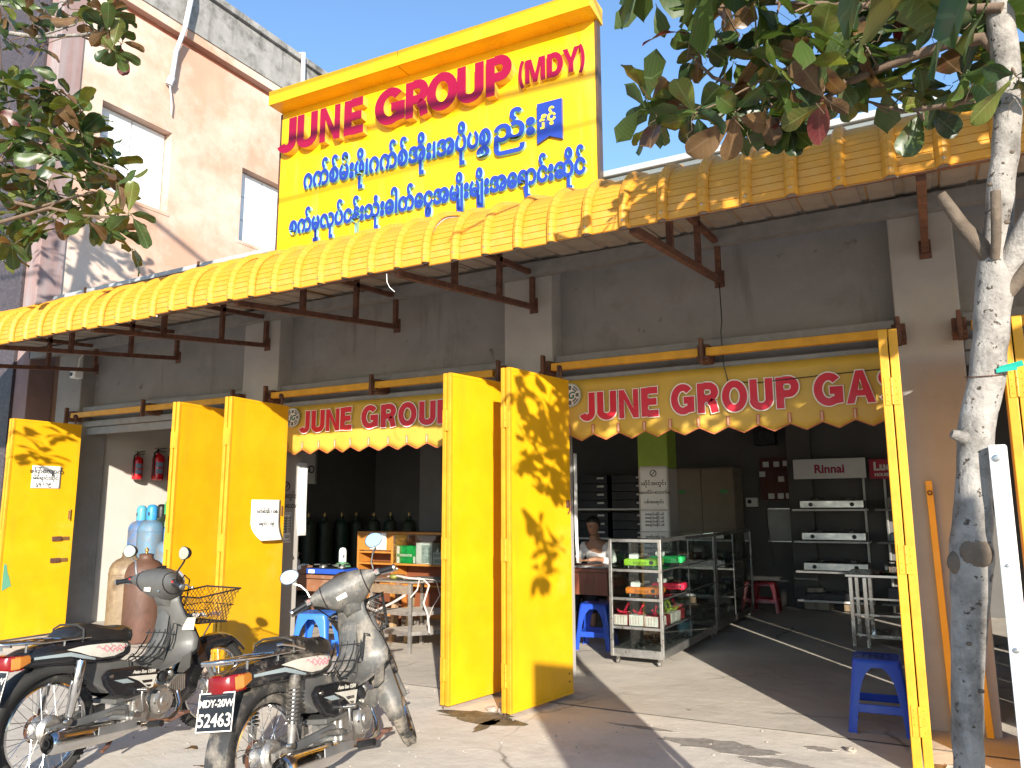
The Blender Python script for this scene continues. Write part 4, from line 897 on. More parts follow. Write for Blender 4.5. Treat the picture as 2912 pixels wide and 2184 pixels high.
def cylinder(label, x, y, r, h, body, top, group, valve=False, z0=.004, band=None):
    t = thing('gas_cylinder', label, 'gas cylinder', (x, y, z0), random.uniform(0, 6), group)
    hs = h-(.20 if not valve else .13)
    prof = [(r*.86,0),(r*.97,.01),(r,.03),(r,hs-r*.85),(r*.97,hs-r*.62),(r*.86,hs-r*.36),(r*.66,hs-r*.16),(r*.42,hs-.01),(r*.36,hs+.01),(r*.36,hs+.03)]
    obj('body', B().lathe(prof, 28).add([], []), body, t, smooth=40)
    obj('weld_seam', B().lathe([(r+.0005,hs-r*.95),(r+.004,hs-r*.93),(r+.004,hs-r*.90),(r+.0005,hs-r*.88)], 28), body, t, smooth=60)
    if not valve:
        cr = r*.42; b = B().lathe([(cr*.98,hs+.0),(cr,hs+.02),(cr,hs+.13),(cr*.92,hs+.165),(cr*.7,hs+.19),(cr*.3,hs+.2),(0,hs+.2)], 20)
        c = obj('cap', b, top, t, smooth=40)
        for a in (.4, .4+PI): obj('cap_vent', B().prism([(-.012,hs+.055),(.012,hs+.055),(.012,hs+.10),(-.012,hs+.10)], cr-.004, cr+.002, 'xz').xf(Matrix.Rotation(a, 4, 'Z')), M['ink'], c)
    else:
        obj('collar', B().lathe([(r*.36,hs+.03),(r*.38,hs+.05),(r*.22,hs+.06)], 16), body, t, smooth=40)
        v = obj('valve', B().lathe([(.016,hs+.05),(.016,hs+.085),(.024,hs+.09),(.024,hs+.11),(.012,hs+.115),(.012,hs+.13),(0,hs+.132)], 12).tube([(0,0,hs+.085),(.05,0,hs+.085)], .011, 8), CY['brass'], t, smooth=40)
    return t
gA, gB = 'gas cylinders in the left bay', 'dark cylinders along the far wall'
def at_wall(x, y): return x, y
cylinder('buff coloured gas cylinder with scratched paint beside the brown one', -8.68, 6.12, .215, 1.06, CY['buff'], None, gA, True)
cylinder('rust brown gas cylinder with yellow valve in front of the faded blue one', -8.17, 5.98, .215, 1.06, CY['brown'], None, gA, True)
cylinder('bright blue gas cylinder with pale cap behind the buff one', -9.66, 6.95, .155, 1.55, CY['blue'], mat('cap_teal', (.08,.30,.42), .4), gA)
cylinder('faded blue gas cylinder with bright blue cap', -9.17, 6.75, .165, 1.56, CY['blue2'], CY['cap'], gA)
cylinder('pale green gas cylinder with green cap at the door edge', -9.40, 7.2, .18, 1.62, CY['green'], CY['gcap'], gA)
cylinder('blue gas cylinder half hidden by the plain yellow door', -8.80, 6.75, .16, 1.30, CY['blue2'], CY['cap'], gA)
cylinder('grey capped gas cylinder in the shadow behind the blue ones', -9.78, 7.35, .16, 1.57, cyl_mat('grey_paint', (.12,.11,.11)), M['black'], gA)
for i in range(10):
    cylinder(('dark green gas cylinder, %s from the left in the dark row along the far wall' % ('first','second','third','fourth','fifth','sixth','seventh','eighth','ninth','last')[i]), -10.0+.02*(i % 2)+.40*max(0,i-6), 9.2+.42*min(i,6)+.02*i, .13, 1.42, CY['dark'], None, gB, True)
cylinder('light green gas cylinder touched by sun behind the workbench', -7.75, 8.9, .13, .93, cyl_mat('mid_green', (.06,.24,.12)), None, None, False)
# ---------------------------------------------------------------- fire extinguishers on the left wall
M['extred'] = mat('extinguisher_red', (.42,.01,.015), .25, var=.1, coat=.3)
for i, (y, s, lb) in enumerate(((7.12,.9,'small red fire extinguisher hanging lowest at the left'),(7.45,1.05,'red fire extinguisher in the middle of the three'),(7.72,1.15,'largest red fire extinguisher beside the yellow door'))):
    t = thing('fire_extinguisher', lb, 'extinguisher', (-10.06, y, 1.92), 0, 'fire extinguishers on the wall'); t.scale = (s, s, s)
    bd = obj('body', B().lathe([(0,0),(.06,0),(.075,.012),(.078,.03),(.078,.30),(.07,.335),(.045,.36),(.024,.37),(.02,.385)], 20), M['extred'], t, smooth=40)
    obj('head', B().box((-.02,-.025,.385),(.02,.025,.42)).bar((-.01,-.02,.43),(.02,.10,.455),.022,.012).bar((-.01,-.02,.40),(.02,.10,.405),.022,.01), M['black'], t, bevel=.003)
    obj('gauge', B().lathe([(0,.012),(.016,.01),(.017,0)], 10, (.02,0,.40), (1,0,0)), M['steel'], t)
    obj('hose', B().tube([(0,-.03,.40),(.02,-.08,.38),(.03,-.095,.28),(.03,-.092,.12),(.03,-.088,.06)], .011, 8), M['black'], t, smooth=60)
    lb_ = B(); n = 8
    for z0, z1 in ((.09,.16),(.18,.25)):
        k0 = len(lb_.v)
        for q in range(n+1):
            a = -1.0+1.3*q/n; lb_.v += [V((.0795*math.cos(a), .0795*math.sin(a), z0)), V((.0795*math.cos(a), .0795*math.sin(a), z1))]
        lb_.f += [(k0+2*q, k0+2*q+2, k0+2*q+3, k0+2*q+1) for q in range(n)]
    obj('label_print', lb_, mat('label_grey_blue', (.12,.16,.22), .5), bd)
    obj('wall_hook', B().tube([(-.10,0,.45),(-.02,0,.45),(-.01,0,.42)], .006, 6), M['rust'], t)
# ================================================================ plastic stools
def stool(label, loc, rz, m, h=.47, stack=None, group='plastic stools'):
    t = thing('plastic_stool', label, 'stool', loc, rz, group)
    w0, w1 = .145, .20   # half width at the top and at the floor
    def hw(z): return w1+(w0-w1)*z/h
    def sq(hh, z, r=.03, n=4):
        pts = []
        for cx, cy, a0 in ((1,1,0),(-1,1,90),(-1,-1,180),(1,-1,270)):
            for k in range(n+1):
                a = R(a0+90*k/n); pts.append((cx*(hh-r)+r*math.cos(a), cy*(hh-r)+r*math.sin(a), z))
        return pts
    st = obj('seat', B().loft([sq(.06,h-.004,.02),sq(.13,h-.002),sq(.143,h),sq(.151,h-.008,.035),sq(hw(h-.03)+.006,h-.03,.036),sq(hw(h-.05)+.006,h-.052,.036),sq(hw(h-.05)-.004,h-.052,.036)], caps=True), m, t, smooth=45)
    obj('grip_hole', B().prism([(-.035,-.004),(.035,-.004),(.03,.010),(-.03,.010)], h-.001, h+.0015, 'xy'), M['ink'], st)
    hb = B()
    for i in range(-2, 3):
        for j in range(-2, 3):
            if (i, j) != (0, 0): hb.lathe([(0,.0015),(.007,.0015),(.007,0)], 6, (i*.04, j*.04, h+.0005))
    tag(obj('seat_perforation', hb, mat(m.name+'_recess', tuple(.35*c for c in m['rgb']), .6), st), kind='stuff')
    for cx in (-1, 1):
        for cy in (-1, 1):
            rings = []
            for z, wd in ((0,.058),(.02,.054),(.14,.055),(.26,.06),(.33,.07),(.37,.085),(.40,.105),(h-.05,.125)):
                z_ = min(z, h-.05); o_ = hw(z_)+.004; q = o_-wd; r = .022; pts = []
                pts += [(cx*q, cy*(o_))]
                for k in range(4): a = R(90-90*k/3); pts.append((cx*(o_-r+r*math.cos(a)), cy*(o_-r+r*math.sin(a))))
                pts += [(cx*o_, cy*q), (cx*(o_-.010), cy*q)]
                pts += [(cx*(o_-.012), cy*(o_-.012)), (cx*q, cy*(o_-.010))]
                rings.append([(p[0], p[1], z_) for p in pts])
            obj('leg', B().loft(rings), m, t, smooth=40)
    for i in range(4):
        b = B(); z0, z1 = .13, .185; d0, d1 = hw(z0)-.002, hw(z1)-.002
        b.loft([[(x, -d0+e0, z0), (x, -d1+e0, z1), (x, -d1+.010+e0, z1), (x, -d0+.010+e0, z0)] for x, e0 in ((-.16,.0),(-.06,0),(.06,0),(.16,0))])
        obj('stretcher', b.xf(Matrix.Rotation(PI/2*i, 4, 'Z')), m, t, bevel=.004)
    return t
def plastic(n, c, r=.35):
    m = mat(n, c, r, var=.06, vs=3, dirt=((.3,.27,.24), .68, .95, 7)); m['rgb'] = c; return m
M['pblue'] = plastic('blue_plastic', (.015,.06,.42)); M['pblue2'] = plastic('pale_blue_plastic', (.03,.15,.60)); M['pred'] = plastic('red_plastic', (.28,.015,.02)); M['pgreen'] = plastic('green_plastic', (.04,.42,.16))
stool('blue plastic stool in the shade beside the edge on yellow door', (-.49,6.10,.004), R(4), M['pblue'])
stool('blue plastic stool left of the glass display case', (-3.40,8.05,.004), R(8), M['pblue'])
stool('blue plastic stool behind the right motorcycle', (-5.55,6.02,.004), R(20), M['pblue2'], .48)
stool('red plastic stool by the far end of the display cases', (-2.36,11.9,.004), R(5), M['pred'], .42)
# ================================================================ display cases
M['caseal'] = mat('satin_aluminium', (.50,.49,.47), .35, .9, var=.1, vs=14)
M['caseglass'] = M['glass']; M['caseshade'] = mat('shaded_aluminium', (.16,.155,.15), .4, .8, var=.2, vs=9)  # darker copy of the frame metal paints shade onto rear and long sides
def case(label, x0, x1, y0, y1, h, shelves, div, plinth=None):
    t = thing('display_case', label, 'display case', ((x0+x1)/2, y0, .004), 0, 'glass display cases')
    a, c, d, e = x0-(x0+x1)/2, x1-(x0+x1)/2, 0, y1-y0
    z0 = .075; p = .032
    for x in (a, c-p):
        for y in (d, e-p): obj('corner_post', B().box((x,y,z0),(x+p,y+p,h)), M['caseal'] if y0 < 9 and y == d else M['caseshade'], t, bevel=.003)
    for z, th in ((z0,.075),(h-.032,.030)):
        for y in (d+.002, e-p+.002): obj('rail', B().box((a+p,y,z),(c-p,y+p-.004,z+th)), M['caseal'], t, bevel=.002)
        for x in (a+.002, c-p+.002): obj('rail', B().box((x,d+p,z),(x+p-.004,e-p,z+th)), M['caseshade'] if z > .5 or y0 > 9 else M['caseal'], t, bevel=.002)
    for y in div:
        for x in (a+.004, c-.018): obj('divider', B().box((x,y-.006,z0+.075),(x+.010,y+.006,h-.04)), M['caseshade'], t)
    obj('base_board', B().box((a+p,d+p,z0+.04),(c-p,e-p,z0+.06)), mat('case_base', (.14,.135,.13), .7), t)
    for z in shelves:
        obj('shelf', B().box((a+.022,d+.02,z),(c-.022,e-.02,z+.006)), M['caseglass'], t)
        obj('shelf_rail', B().box((a+p,d+.004,z-.026),(c-p,d+.022,z-.002)), M['caseal'], t)
        for x in (a+.006, c-.02): obj('shelf_rail', B().box((x,d+p,z-.014),(x+.014,e-p,z-.002)), M['caseshade'], t)
    g = .004
    obj('glass_pane', B().box((a+p,d+.012,z0+.075),(c-p,d+.012+g,h-.04)), M['caseglass'], t)
    ys = [d+p]+list(div)+[e-p]
    for i in range(len(ys)-1):
        for x in (a+.012, c-.016): obj('glass_pane', B().box((x,ys[i]+.01,z0+.075),(x+g,ys[i+1]-.01,h-.04)), M['caseglass'], t)
    obj('glass_top', B().box((a+.01,d+.01,h+.001),(c-.01,e-.01,h+.007)), M['caseglass'], t)
    for x in (a+.06, c-.06):
        for y in (d+.06, e-.06):
            cs = obj('caster', B().bar((x,y,.045),(x,y,z0),.03,.03), M['steel'], t); obj('caster_wheel', B().lathe([(0,-.012),(.026,-.012),(.028,0),(.026,.012),(0,.012)], 14, (x,y-.01,.028), (1,0,0)), M['alu'], cs, smooth=40)
    return t
CX0, CX1 = -2.945, -2.405
case('tall aluminium and glass display case with coloured stoves nearest the doorway', CX0, CX1, 7.30, 9.32, 1.19, (.36,.63,.90), (.95,))
case('second glass display case in the shade behind the first', CX0, CX1, 9.36, 11.32, 1.19, (.45,.80), (.9,))
# goods in the case
def cartridge_stove(label, x, y, z, col, rz=0):
    t = thing('portable_stove', label, 'stove', (x, y, z), rz, 'portable stoves in the display case'); m = mat('stove_'+label.split()[0], col, .3, var=.04)
    obj('body', B().loft([[(sx*w_, sy*d_, zz) for sx, sy in ((-1,-1),(1,-1),(1,1),(-1,1))] for w_, d_, zz in ((.155,.115,.02),(.165,.125,.028),(.165,.125,.075),(.15,.11,.085))]), m, t, bevel=.006)
    b = B()
    for i in range(9): b.prism([(-.07+i*.016,.036),(-.064+i*.016,.036),(-.058+i*.016,.058),(-.064+i*.016,.058)], -.1265, -.1255, 'xz')
    tag(obj('vent_slots', b, M['ink'], t), kind='stuff')
    obj('drip_tray', B().lathe([(.02,.087),(.085,.086),(.10,.095),(.098,.098)], 20, (-.05,0,0)), M['black'], t, smooth=40)
    obj('burner', B().lathe([(0,.112),(.03,.112),(.036,.10),(.03,.088)], 16, (-.05,0,0)), M['alu'], t, smooth=40)
    b = B()
    for a in range(4): b.bar((-.05+.03*math.cos(PI/2*a+.8),.03*math.sin(PI/2*a+.8),.125),(-.05+.10*math.cos(PI/2*a+.8),.10*math.sin(PI/2*a+.8),.125),.006,.02)
    obj('pan_support', b, M['steel'], t)
    obj('paper_tag', B().box((-.13,-.10,.088),(-.04,-.06,.128)).xf(Matrix.Rotation(.2,4,'Z')), M['paper'], t)
    for x_ in (-.13,.13): obj('foot', B().tube([(x_,-.09,0),(x_,-.09,.022)], .006, 6).tube([(x_,.09,0),(x_,.09,.022)], .006, 6), M['steel'], t)
    obj('knob', B().lathe([(0,.02),(.018,.018),(.02,0)], 12, (.12,-.124,.055), (0,-1,0)), M['black'], t, smooth=40)
    return t
cxm = (CX0+CX1)/2
cartridge_stove('lime green portable stove on the top shelf of the case', cxm+.02, 7.52, .911, (.32,.60,.03))
cartridge_stove('bright green portable stove behind the lime one', cxm+.10, 8.05, .911, (.02,.50,.12), R(8))
cartridge_stove('orange portable stove on the middle shelf of the case', cxm+.03, 7.52, .641, (.75,.20,.02))
cartridge_stove('red portable stove behind the orange one', cxm+.11, 8.05, .641, (.55,.015,.05), R(8))
M['regred'] = mat('regulator_red', (.5,.01,.04), .25, var=.05); M['reggreen'] = mat('regulator_green', (.05,.40,.12), .3); M['reglime'] = mat('regulator_lime', (.40,.50,.06), .3)
M['carton'] = mat('printed_carton', (.72,.66,.62), .6, var=.05); M['cartonred'] = mat('carton_red', (.40,.03,.04), .55)
def carton(label, x, y, z, sx, sy, sz, side, front, kind='box'):
    t = thing('carton', label, 'box', (x, y, z), 0, 'regulator boxes in the display case')
    obj('box', B().box((-sx/2,-sy/2,0),(sx/2,sy/2,sz)), side, t, bevel=.002)
    obj('front_print', B().box((-sx/2+.004,-sy/2-.0012,.004),(sx/2-.004,-sy/2-.0002,sz-.004)), front, t)
    b = B()
    for i in range(4): b.box((-sx/2+.012+i*sx*.2,-sy/2-.002,.014),(-sx/2+.012+i*sx*.2+.004,-sy/2-.0013,sz-.014))
    tag(obj('print_lines', b, M['cartonred'], t), kind='stuff'); return t
def regulator(label, x, y, z, m, rz):
    t = thing('gas_regulator', label, 'regulator', (x, y, z), rz, 'gas regulators in the display case')
    obj('body', B().lathe([(0,.0),(.026,.002),(.03,.012),(.028,.024),(.014,.034),(0,.036)], 14), m, t, smooth=40)
    obj('inlet', B().tube([(-.02,0,.016),(-.06,0,.022),(-.075,0,.045)], .012, 8), m, t, smooth=40)
    obj('handle', B().tube([(0,0,.03),(.02,0,.07),(.03,0,.085)], .009, 8).ball((.034,0,.092), .017, 8, 6), m, t, smooth=40)
    obj('outlet', B().tube([(.02,0,.016),(.062,.01,.016)], .008, 8), CY['brass'], t); return t
fronts = [('white fronted', M['carton'], M['carton']),('white carton with red stripes', M['carton'], M['carton']),('red edged', M['cartonred'], M['carton']),('dark red', M['cartonred'], M['cartonred'])]
for i in range(3):
    x = CX0+.10+i*.155
    carton(['leftmost white carton on the regulator shelf','middle white carton on the regulator shelf','rightmost white carton on the regulator shelf'][i], x, 7.40, .367, .142, .12, .10, M['cartonred'] if i != 1 else M['carton'], M['carton'])
    regulator(['red regulator lying on the leftmost white carton','red regulator lying on the middle white carton','red regulator on its side on the rightmost carton'][i], x+.02, 7.41, .468, M['regred'], R(30-40*i))
for i in range(4):
    y = 7.60+i*.16
    carton(['dark red carton behind the front row of the case','pale carton second behind the front row','white carton third behind the front row','red and white carton farthest back on the shelf'][i], CX1-.11, y, .367, .13, .13, .09, [M['cartonred'],M['carton'],M['carton'],M['cartonred']][i], M['carton'])
    regulator(['green regulator behind the front row','lime regulator second behind the front row','lime regulator third behind the front row','red regulator farthest back on the shelf'][i], CX1-.12, y, .458, [M['reggreen'],M['reglime'],M['reglime'],M['regred']][i], R(70+50*i))
regulator('green regulator lying between the red ones', cxm-.12, 7.56, .37, M['reggreen'], 1.0)
b = B(); random.seed(3)
for i in range(150):
    f = random.random(); x = cxm+.02+random.uniform(-.13,.2); y = 7.44+1.2*f; hh = .10*(1-abs(f-.45)*1.2)
    z = .141+random.uniform(.008, max(.02,hh)); a = random.uniform(0, PI)
    if i % 3: b.bar((x-.02*math.cos(a),y-.02*math.sin(a),z),(x+.02*math.cos(a),y+.02*math.sin(a),z+random.uniform(-.01,.015)),random.uniform(.012,.022),random.uniform(.01,.02))
    else: b.ball((x,y,z), random.uniform(.009,.016), 8, 5)
t = obj('fittings_heap', b, mat('black_bakelite', (.015,.017,.016), .25), bevel=.002); tag(t, 'heap of small black gas fittings in the bottom of the display case', 'fittings', kind='stuff')
t = thing('blue_tub', 'pale blue plastic tub behind the black fittings heap', 'tub', (CX1-.13, 8.42, .141)); obj('tub', B().lathe([(0,0),(.075,0),(.09,.15),(.095,.155),(.086,.15),(.072,.006),(0,.006)], 24), mat('tub_blue', (.12,.30,.42), .4), t, smooth=40)
# goods in the second case and the deep end of the first
k = 0; words = ('first','second','third','fourth','fifth','sixth','seventh','eighth')
for ci, (ya, yb, zs, nm) in enumerate(((8.35,9.25,(.367,.641,.911),'front display case'),(9.5,11.2,(.141,.456,.806),'rear display case'))):
    for zi, z in enumerate(zs):
        n_ = 4 if ci == 0 else 7
        for q in range(n_):
            y = ya+(yb-ya)*q/(n_-1); h_ = random.uniform(.06,.15); wx = random.uniform(.07,.11); col = random.choice([(.10,.05,.02),(.03,.10,.05),(.22,.10,.03),(.03,.05,.09),(.20,.18,.14),(.05,.05,.05),(.16,.03,.03)])
            t = thing('packed_burner', '%s dark boxed item from the front on the %s shelf of the %s' % (words[q], ('bottom','middle','top')[zi], nm), 'box', (cxm+random.uniform(.0,.10), y, z), random.uniform(-.2,.2), 'boxed goods in the display cases')
            mm = 'goods_%d_%d_%d' % tuple(int(100*c_) for c_ in col); mt_ = bpy.data.materials.get(mm) or mat(mm, col, .5)
            obj('box', B().box((-wx,-.05,0),(wx,.05,h_)), mt_, t, bevel=.003); obj('label_print', B().box((-wx*.6,-.0515,h_*.3),(wx*.6,-.0503,h_*.75)), M['alu'], t)
# ================================================================ stainless table on the right with stoves
M['inox'] = mat('polished_stainless', (.55,.53,.50), .2, 1, var=.12, vs=8)
t = thing('stainless_table', 'stainless steel table with wire legs behind the front blue stool', 'table', (-.45, 9.35, .004))
obj('table_top', B().box((-.55,-.05,.735),(.75,.75,.77)), M['inox'], t, bevel=.006)
for x in (-.50,-.36,.12,.26):
    for y in (0,.64): obj('leg', B().box((x-.02,y-.02,.0),(x+.02,y+.02,.734)), M['inox'], t, bevel=.003)
for z in (.12,.33,.50): obj('shelf_rail', B().box((-.48,.0,z),(.70,.012,z+.02)), M['inox'], t); 
obj('shelf', B().box((-.34,.02,.10),(.70,.66,.115)), M['inox'], t)
def hob(label, loc, w_, d_, h_, m, knobs, rz=0, cat='stove', group='stoves on the wall shelves'):
    t = thing('gas_hob', label, cat, loc, rz, group)
    obj('body', B().box((-w_/2,-d_/2,.012),(w_/2,d_/2,h_)), m, t, bevel=.008)
    obj('top_plate', B().box((-w_/2+.01,-d_/2+.01,h_+.0005),(w_/2-.01,d_/2-.01,h_+.006)), M['black'], t)
    for s in (-1, 1):
        bn = obj('burner', B().lathe([(.0,.03),(.035,.03),(.045,.015),(.05,0)], 16, (s*w_*.25,0,h_+.006)), M['alu'], t, smooth=40)
        b = B()
        for a in range(5): b.bar((s*w_*.25+.04*math.cos(a*1.257),.04*math.sin(a*1.257),h_+.04),(s*w_*.25+.11*math.cos(a*1.257),.11*math.sin(a*1.257),h_+.04),.008,.012)
        obj('pan_support', b, M['black'], bn)
    for k in knobs: obj('knob', B().lathe([(0,.022),(.026,.02),(.03,0)], 16, (k,-d_/2-.001,h_*.52), (0,-1,0)), M['black'], t, smooth=40)
    for s in (-1, 1): obj('foot', B().box((s*w_*.42-.02,-d_*.4,0),(s*w_*.42+.02,-d_*.4+.03,.012)), M['black'], t)
    return t
hob('small silver stove standing on the stainless table', (-.35,9.62,.774), .50, .36, .09, M['inox'], (-.15,.15), R(10), group=None)
t = thing('cooking_tray', 'shiny round tray with green cloth on the stainless table edge', 'tray', (-.52,9.48,.774)); obj('tray', B().lathe([(0,.0),(.14,0),(.17,.02),(.172,.022),(.138,.004),(0,.004)], 24), M['chrome'], t, smooth=40); obj('cloth', B().ball((0,0,.02),(.1,.07,.02)), mat('green_cloth', (.14,.18,.04), .8), t, smooth=60)
for i, (x, y, r, h_, lb) in enumerate(((.05,9.75,.10,.09,'wide shallow steel pan on the stainless table'),(.22,9.55,.07,.14,'tall steel pot on the stainless table'),(-.08,9.95,.08,.20,'dark kettle at the back of the stainless table'))):
    t = thing('steel_pot', lb, 'pot', (x,y,.774), i*.8); obj('pot', B().lathe([(0,0),(r*.9,0),(r,.01),(r,h_),(r*1.05,h_+.004),(r*.96,h_),(r*.94,.012),(0,.012)], 24), [M['chrome'],M['inox'],M['black']][i], t, smooth=40); obj('handle', B().tube([(r,0,h_*.8),(r+.06,0,h_*.9),(r+.12,0,h_*.9)], .009, 6), M['black'], t, smooth=50)
for i, (x, z, sx, sz, c) in enumerate(((-1.75,.17,.22,.16,(.30,.25,.18)),(-1.2,.025,.3,.22,(.20,.14,.08)),(-1.7,.025,.34,.20,(.26,.22,.17)),(-.6,.17,.3,.2,(.12,.12,.14)),(-.2,.17,.26,.24,(.25,.2,.14)))):
    t = thing('carton', ['small pale carton on the lowest white shelf','brown carton on the floor under the right of the shelves','pale brown carton on the floor under the left of the shelves','grey carton on the lowest shelf under the red header','tan carton on the lowest shelf near the right'][i], 'box', (x,12.36,z), random.uniform(-.2,.2), 'cartons around the wall shelves'); obj('box', B().box((-sx/2,-.14,0),(sx/2,.14,sz)), mat('shelf_carton_%d' % i, c, .7), t, bevel=.004); obj('tape', B().box((-.03,-.1415,0),(.03,.1405,sz+.0012)), mat('carton_tape_%d' % i, tuple(k_*.7 for k_ in c), .4), t)
# ================================================================ wall shelves with hobs, right back
M['shelfw'] = mat('shelf_white', (.62,.61,.58), .5, var=.05)
t = thing('wall_shelf_unit', 'white shelf rack holding silver stoves under a header board', 'shelf', (-1.42, 12.59, .004))
for x in (-.42,.42): obj('upright', B().box((x-.015,-.06,.0),(x+.015,-.004,2.0)), M['shelfw'], t)
for z in (.13,.54,.97,1.43): obj('shelf_board', B().box((-.55,-.42,z),(.47,-.065,z+.03)), M['shelfw'], t, bevel=.004)
hd = obj('header_board', B().box((-.50,-.40,1.90),(.49,-.36,2.19)), M['shelfw'], t, bevel=.004)
me = tmesh('Rinnai', .17, .0006, .006, 'CENTER'); me.transform(Matrix.Translation((.0,-.4015,1.985))); obj('header_lettering', me, mat('header_magenta', (.30,.02,.06), .5), hd)
t2 = thing('wall_shelf_unit', 'grey shelf rack beside it under a red header board', 'shelf', (-.30, 12.59, .004))
for x in (-.42,.42): obj('upright', B().box((x-.015,-.06,.0),(x+.015,-.004,2.0)), M['shelfw'], t2)
for z in (.13,.54,.97,1.43): obj('shelf_board', B().box((-.55,-.42,z),(.55,-.065,z+.03)), M['ledge'], t2, bevel=.004)
hd = obj('header_board', B().box((-.585,-.40,1.88),(.55,-.36,2.16)), mat('header_red', (.36,.015,.04), .5), t2, bevel=.004)
me = tmesh('Lucky', .16, .0006, .007, 'LEFT'); me.transform(Matrix.Translation((-.53,-.4015,2.005))); obj('header_lettering', me, M['shelfw'], hd)
me = tmesh('HOUSEWARE', .06, .0006, .003, 'LEFT'); me.transform(Matrix.Translation((-.52,-.4015,1.92))); obj('header_lettering', me, M['shelfw'], hd)
for i, (z, n) in enumerate(((1.46,'top'),(1.0,'second'),(.57,'third'))):
    hob('silver two burner stove on the %s shelf under the white header' % n, (-1.42,12.32,z+.006), .86, .38, .12, M['steel'], (-.28,.28))
hob('dark two burner stove on the bottom shelf under the white header', (-1.42,12.32,.166), .86, .38, .10, M['black'], (-.28,.28))
hob('grey four knob stove on the top shelf under the red header', (-.33,12.32,1.466), .72, .38, .16, M['ledge'], (-.24,-.1,.1,.24)); hob('blue tinted stove on the second shelf under the red header', (-.33,12.32,1.006), .70, .38, .12, mat('stove_blue_glass', (.03,.10,.16), .2), (-.2,.2)); hob('dark stove on the third shelf under the red header', (-.33,12.32,.576), .70, .38, .12, M['black'], (-.2,.2))
# electrical board, white board, loudspeaker, meter
M['maroon'] = mat('dark_red_board', (.09,.03,.025), .7)
t = thing('switch_board', 'dark wooden switchboard with white fuse boxes and sockets', 'switchboard', (-2.22,12.58,1.60)); obj('board', B().box((-.26,-.03,.0),(.26,0,.66)), M['maroon'], t, bevel=.004)
for x, z in ((-.16,.55),(0,.55),(.14,.56),(-.10,.06),(.04,.06),(.16,.06),(.06,.32),(-.22,.4)): obj('socket', B().box((x-.045,-.06,z-.04),(x+.045,-.031,z+.045)), M['shelfw'], t, bevel=.004)
obj('flex', B().tube([(-.12,-.05,.02),(-.2,-.04,-.2),(-.16,-.03,-.6),(-.1,-.04,-1.0)], .006, 6), M['black'], t)
t = thing('white_board', 'framed whiteboard with faint writing on the back wall', 'board', (-2.12,12.59,.98)); obj('panel', B().box((-.28,-.015,0),(.28,-.005,.48)), mat('board_grey', (.3,.29,.28), .4), t); obj('board_frame', B().box((-.29,-.02,-.015),(.29,-.004,-.001)).box((-.29,-.02,.481),(.29,-.004,.495)), M['steel'], t)
t = thing('wall_speaker', 'black box speaker high on the back wall under the banner', 'speaker', (-2.35,12.46,2.45)); obj('cabinet', B().box((-.16,-.12,0),(.16,.13,.30)), M['black'], t, bevel=.01); obj('cone', B().lathe([(.02,.0),(.09,.012),(.10,.0)], 20, (0,-.122,.14), (0,-1,0)), mat('speaker_cone', (.03,.03,.03), .7), t, smooth=40)
t = thing('meter_box', 'small white meter box on the back wall', 'meter', (-2.62,12.55,1.50)); obj('case', B().box((-.09,-.05,0),(.09,.045,.14)), M['shelfw'], t, bevel=.008); obj('dial', B().lathe([(0,.004),(.03,.004),(.032,0)], 14, (-.03,-.051,.08), (0,-1,0)), M['ink'], t)
# tall brown cabinet
t = thing('steel_cupboard', 'tall dull brown cupboard behind the display cases', 'cupboard', (-3.15,11.6,.004)); M['cup'] = mat('cupboard_brown', (.17,.14,.10), .45, var=.1)
obj('carcass', B().box((-.48,0,.05),(.48,.55,2.08)), M['cup'], t, bevel=.01)
for a, c in ((-.47,-.004),(.004,.47)): obj('cupboard_door', B().box((a,-.022,.08),(c,-.002,2.06)), M['cup'], t, bevel=.004)
for x in (-.35,.28): obj('green_sticker', B().box((x,-.0245,1.70),(x+.10,-.0225,1.745)), mat('sticker_green', (.03,.28,.05), .5), t)
obj('handle', B().box((-.04,-.04,1.0),(-.02,-.023,1.14)), M['steel'], t)
# shelves with dark boxes behind the counter, desk, person
t = thing('stock_shelf', 'dark shelf rack stacked with black cartons behind the seated woman', 'shelf', (-4.75,11.9,.004)); 
for x in (-.75,.72): obj('upright', B().box((x-.02,0,0),(x+.02,.4,2.0)), M['ledge'], t)
SH = (.5,.98,1.45)
for z in SH: obj('shelf_board', B().box((-.73,0,z),(.70,.4,z+.03)), M['shelfw'], t)
for si, z in enumerate(SH):
    for i in range(2):
        for k in range(3 if si < 2 else 4):
            s = thing('stock_carton', 'black carton %s of the %s stack on the %s stock shelf' % (('at the bottom','second from the bottom','third from the bottom','at the top')[k], ('left','right')[i], ('lowest','middle','upper')[si]), 'box', (-4.75-.35+i*.68, 11.92, z+.036+k*.135), 0, 'black cartons on the stock shelf')
            obj('box', B().box((-.3,0,0),(.3,.34,.13)), mat('carton_black', (.018,.02,.028), .5) if 'carton_black' not in bpy.data.materials else bpy.data.materials['carton_black'], s, bevel=.004); obj('label_print', B().box((.12,-.0015,.07),(.24,-.0003,.10)), M['shelfw'], s)
M['desk'] = mat('red_brown_wood', (.20,.055,.025), .4, var=.2, vs=3, streak=((.10,.03,.015), .5, .75, 12))
t = thing('counter_desk', 'red brown wooden counter desk with papers behind the display case', 'desk', (-3.95,8.75,.004))
obj('desk_top', B().box((-.95,-.35,.76),(.62,.35,.80)), M['desk'], t, bevel=.006); obj('modesty_panel', B().box((-.93,-.30,.50),(.60,-.27,.758)), M['desk'], t)
for x in (-.90,.52): obj('pedestal', B().box((x,-.30,.0),(x+.07,.32,.758)), M['desk'], t, bevel=.004)
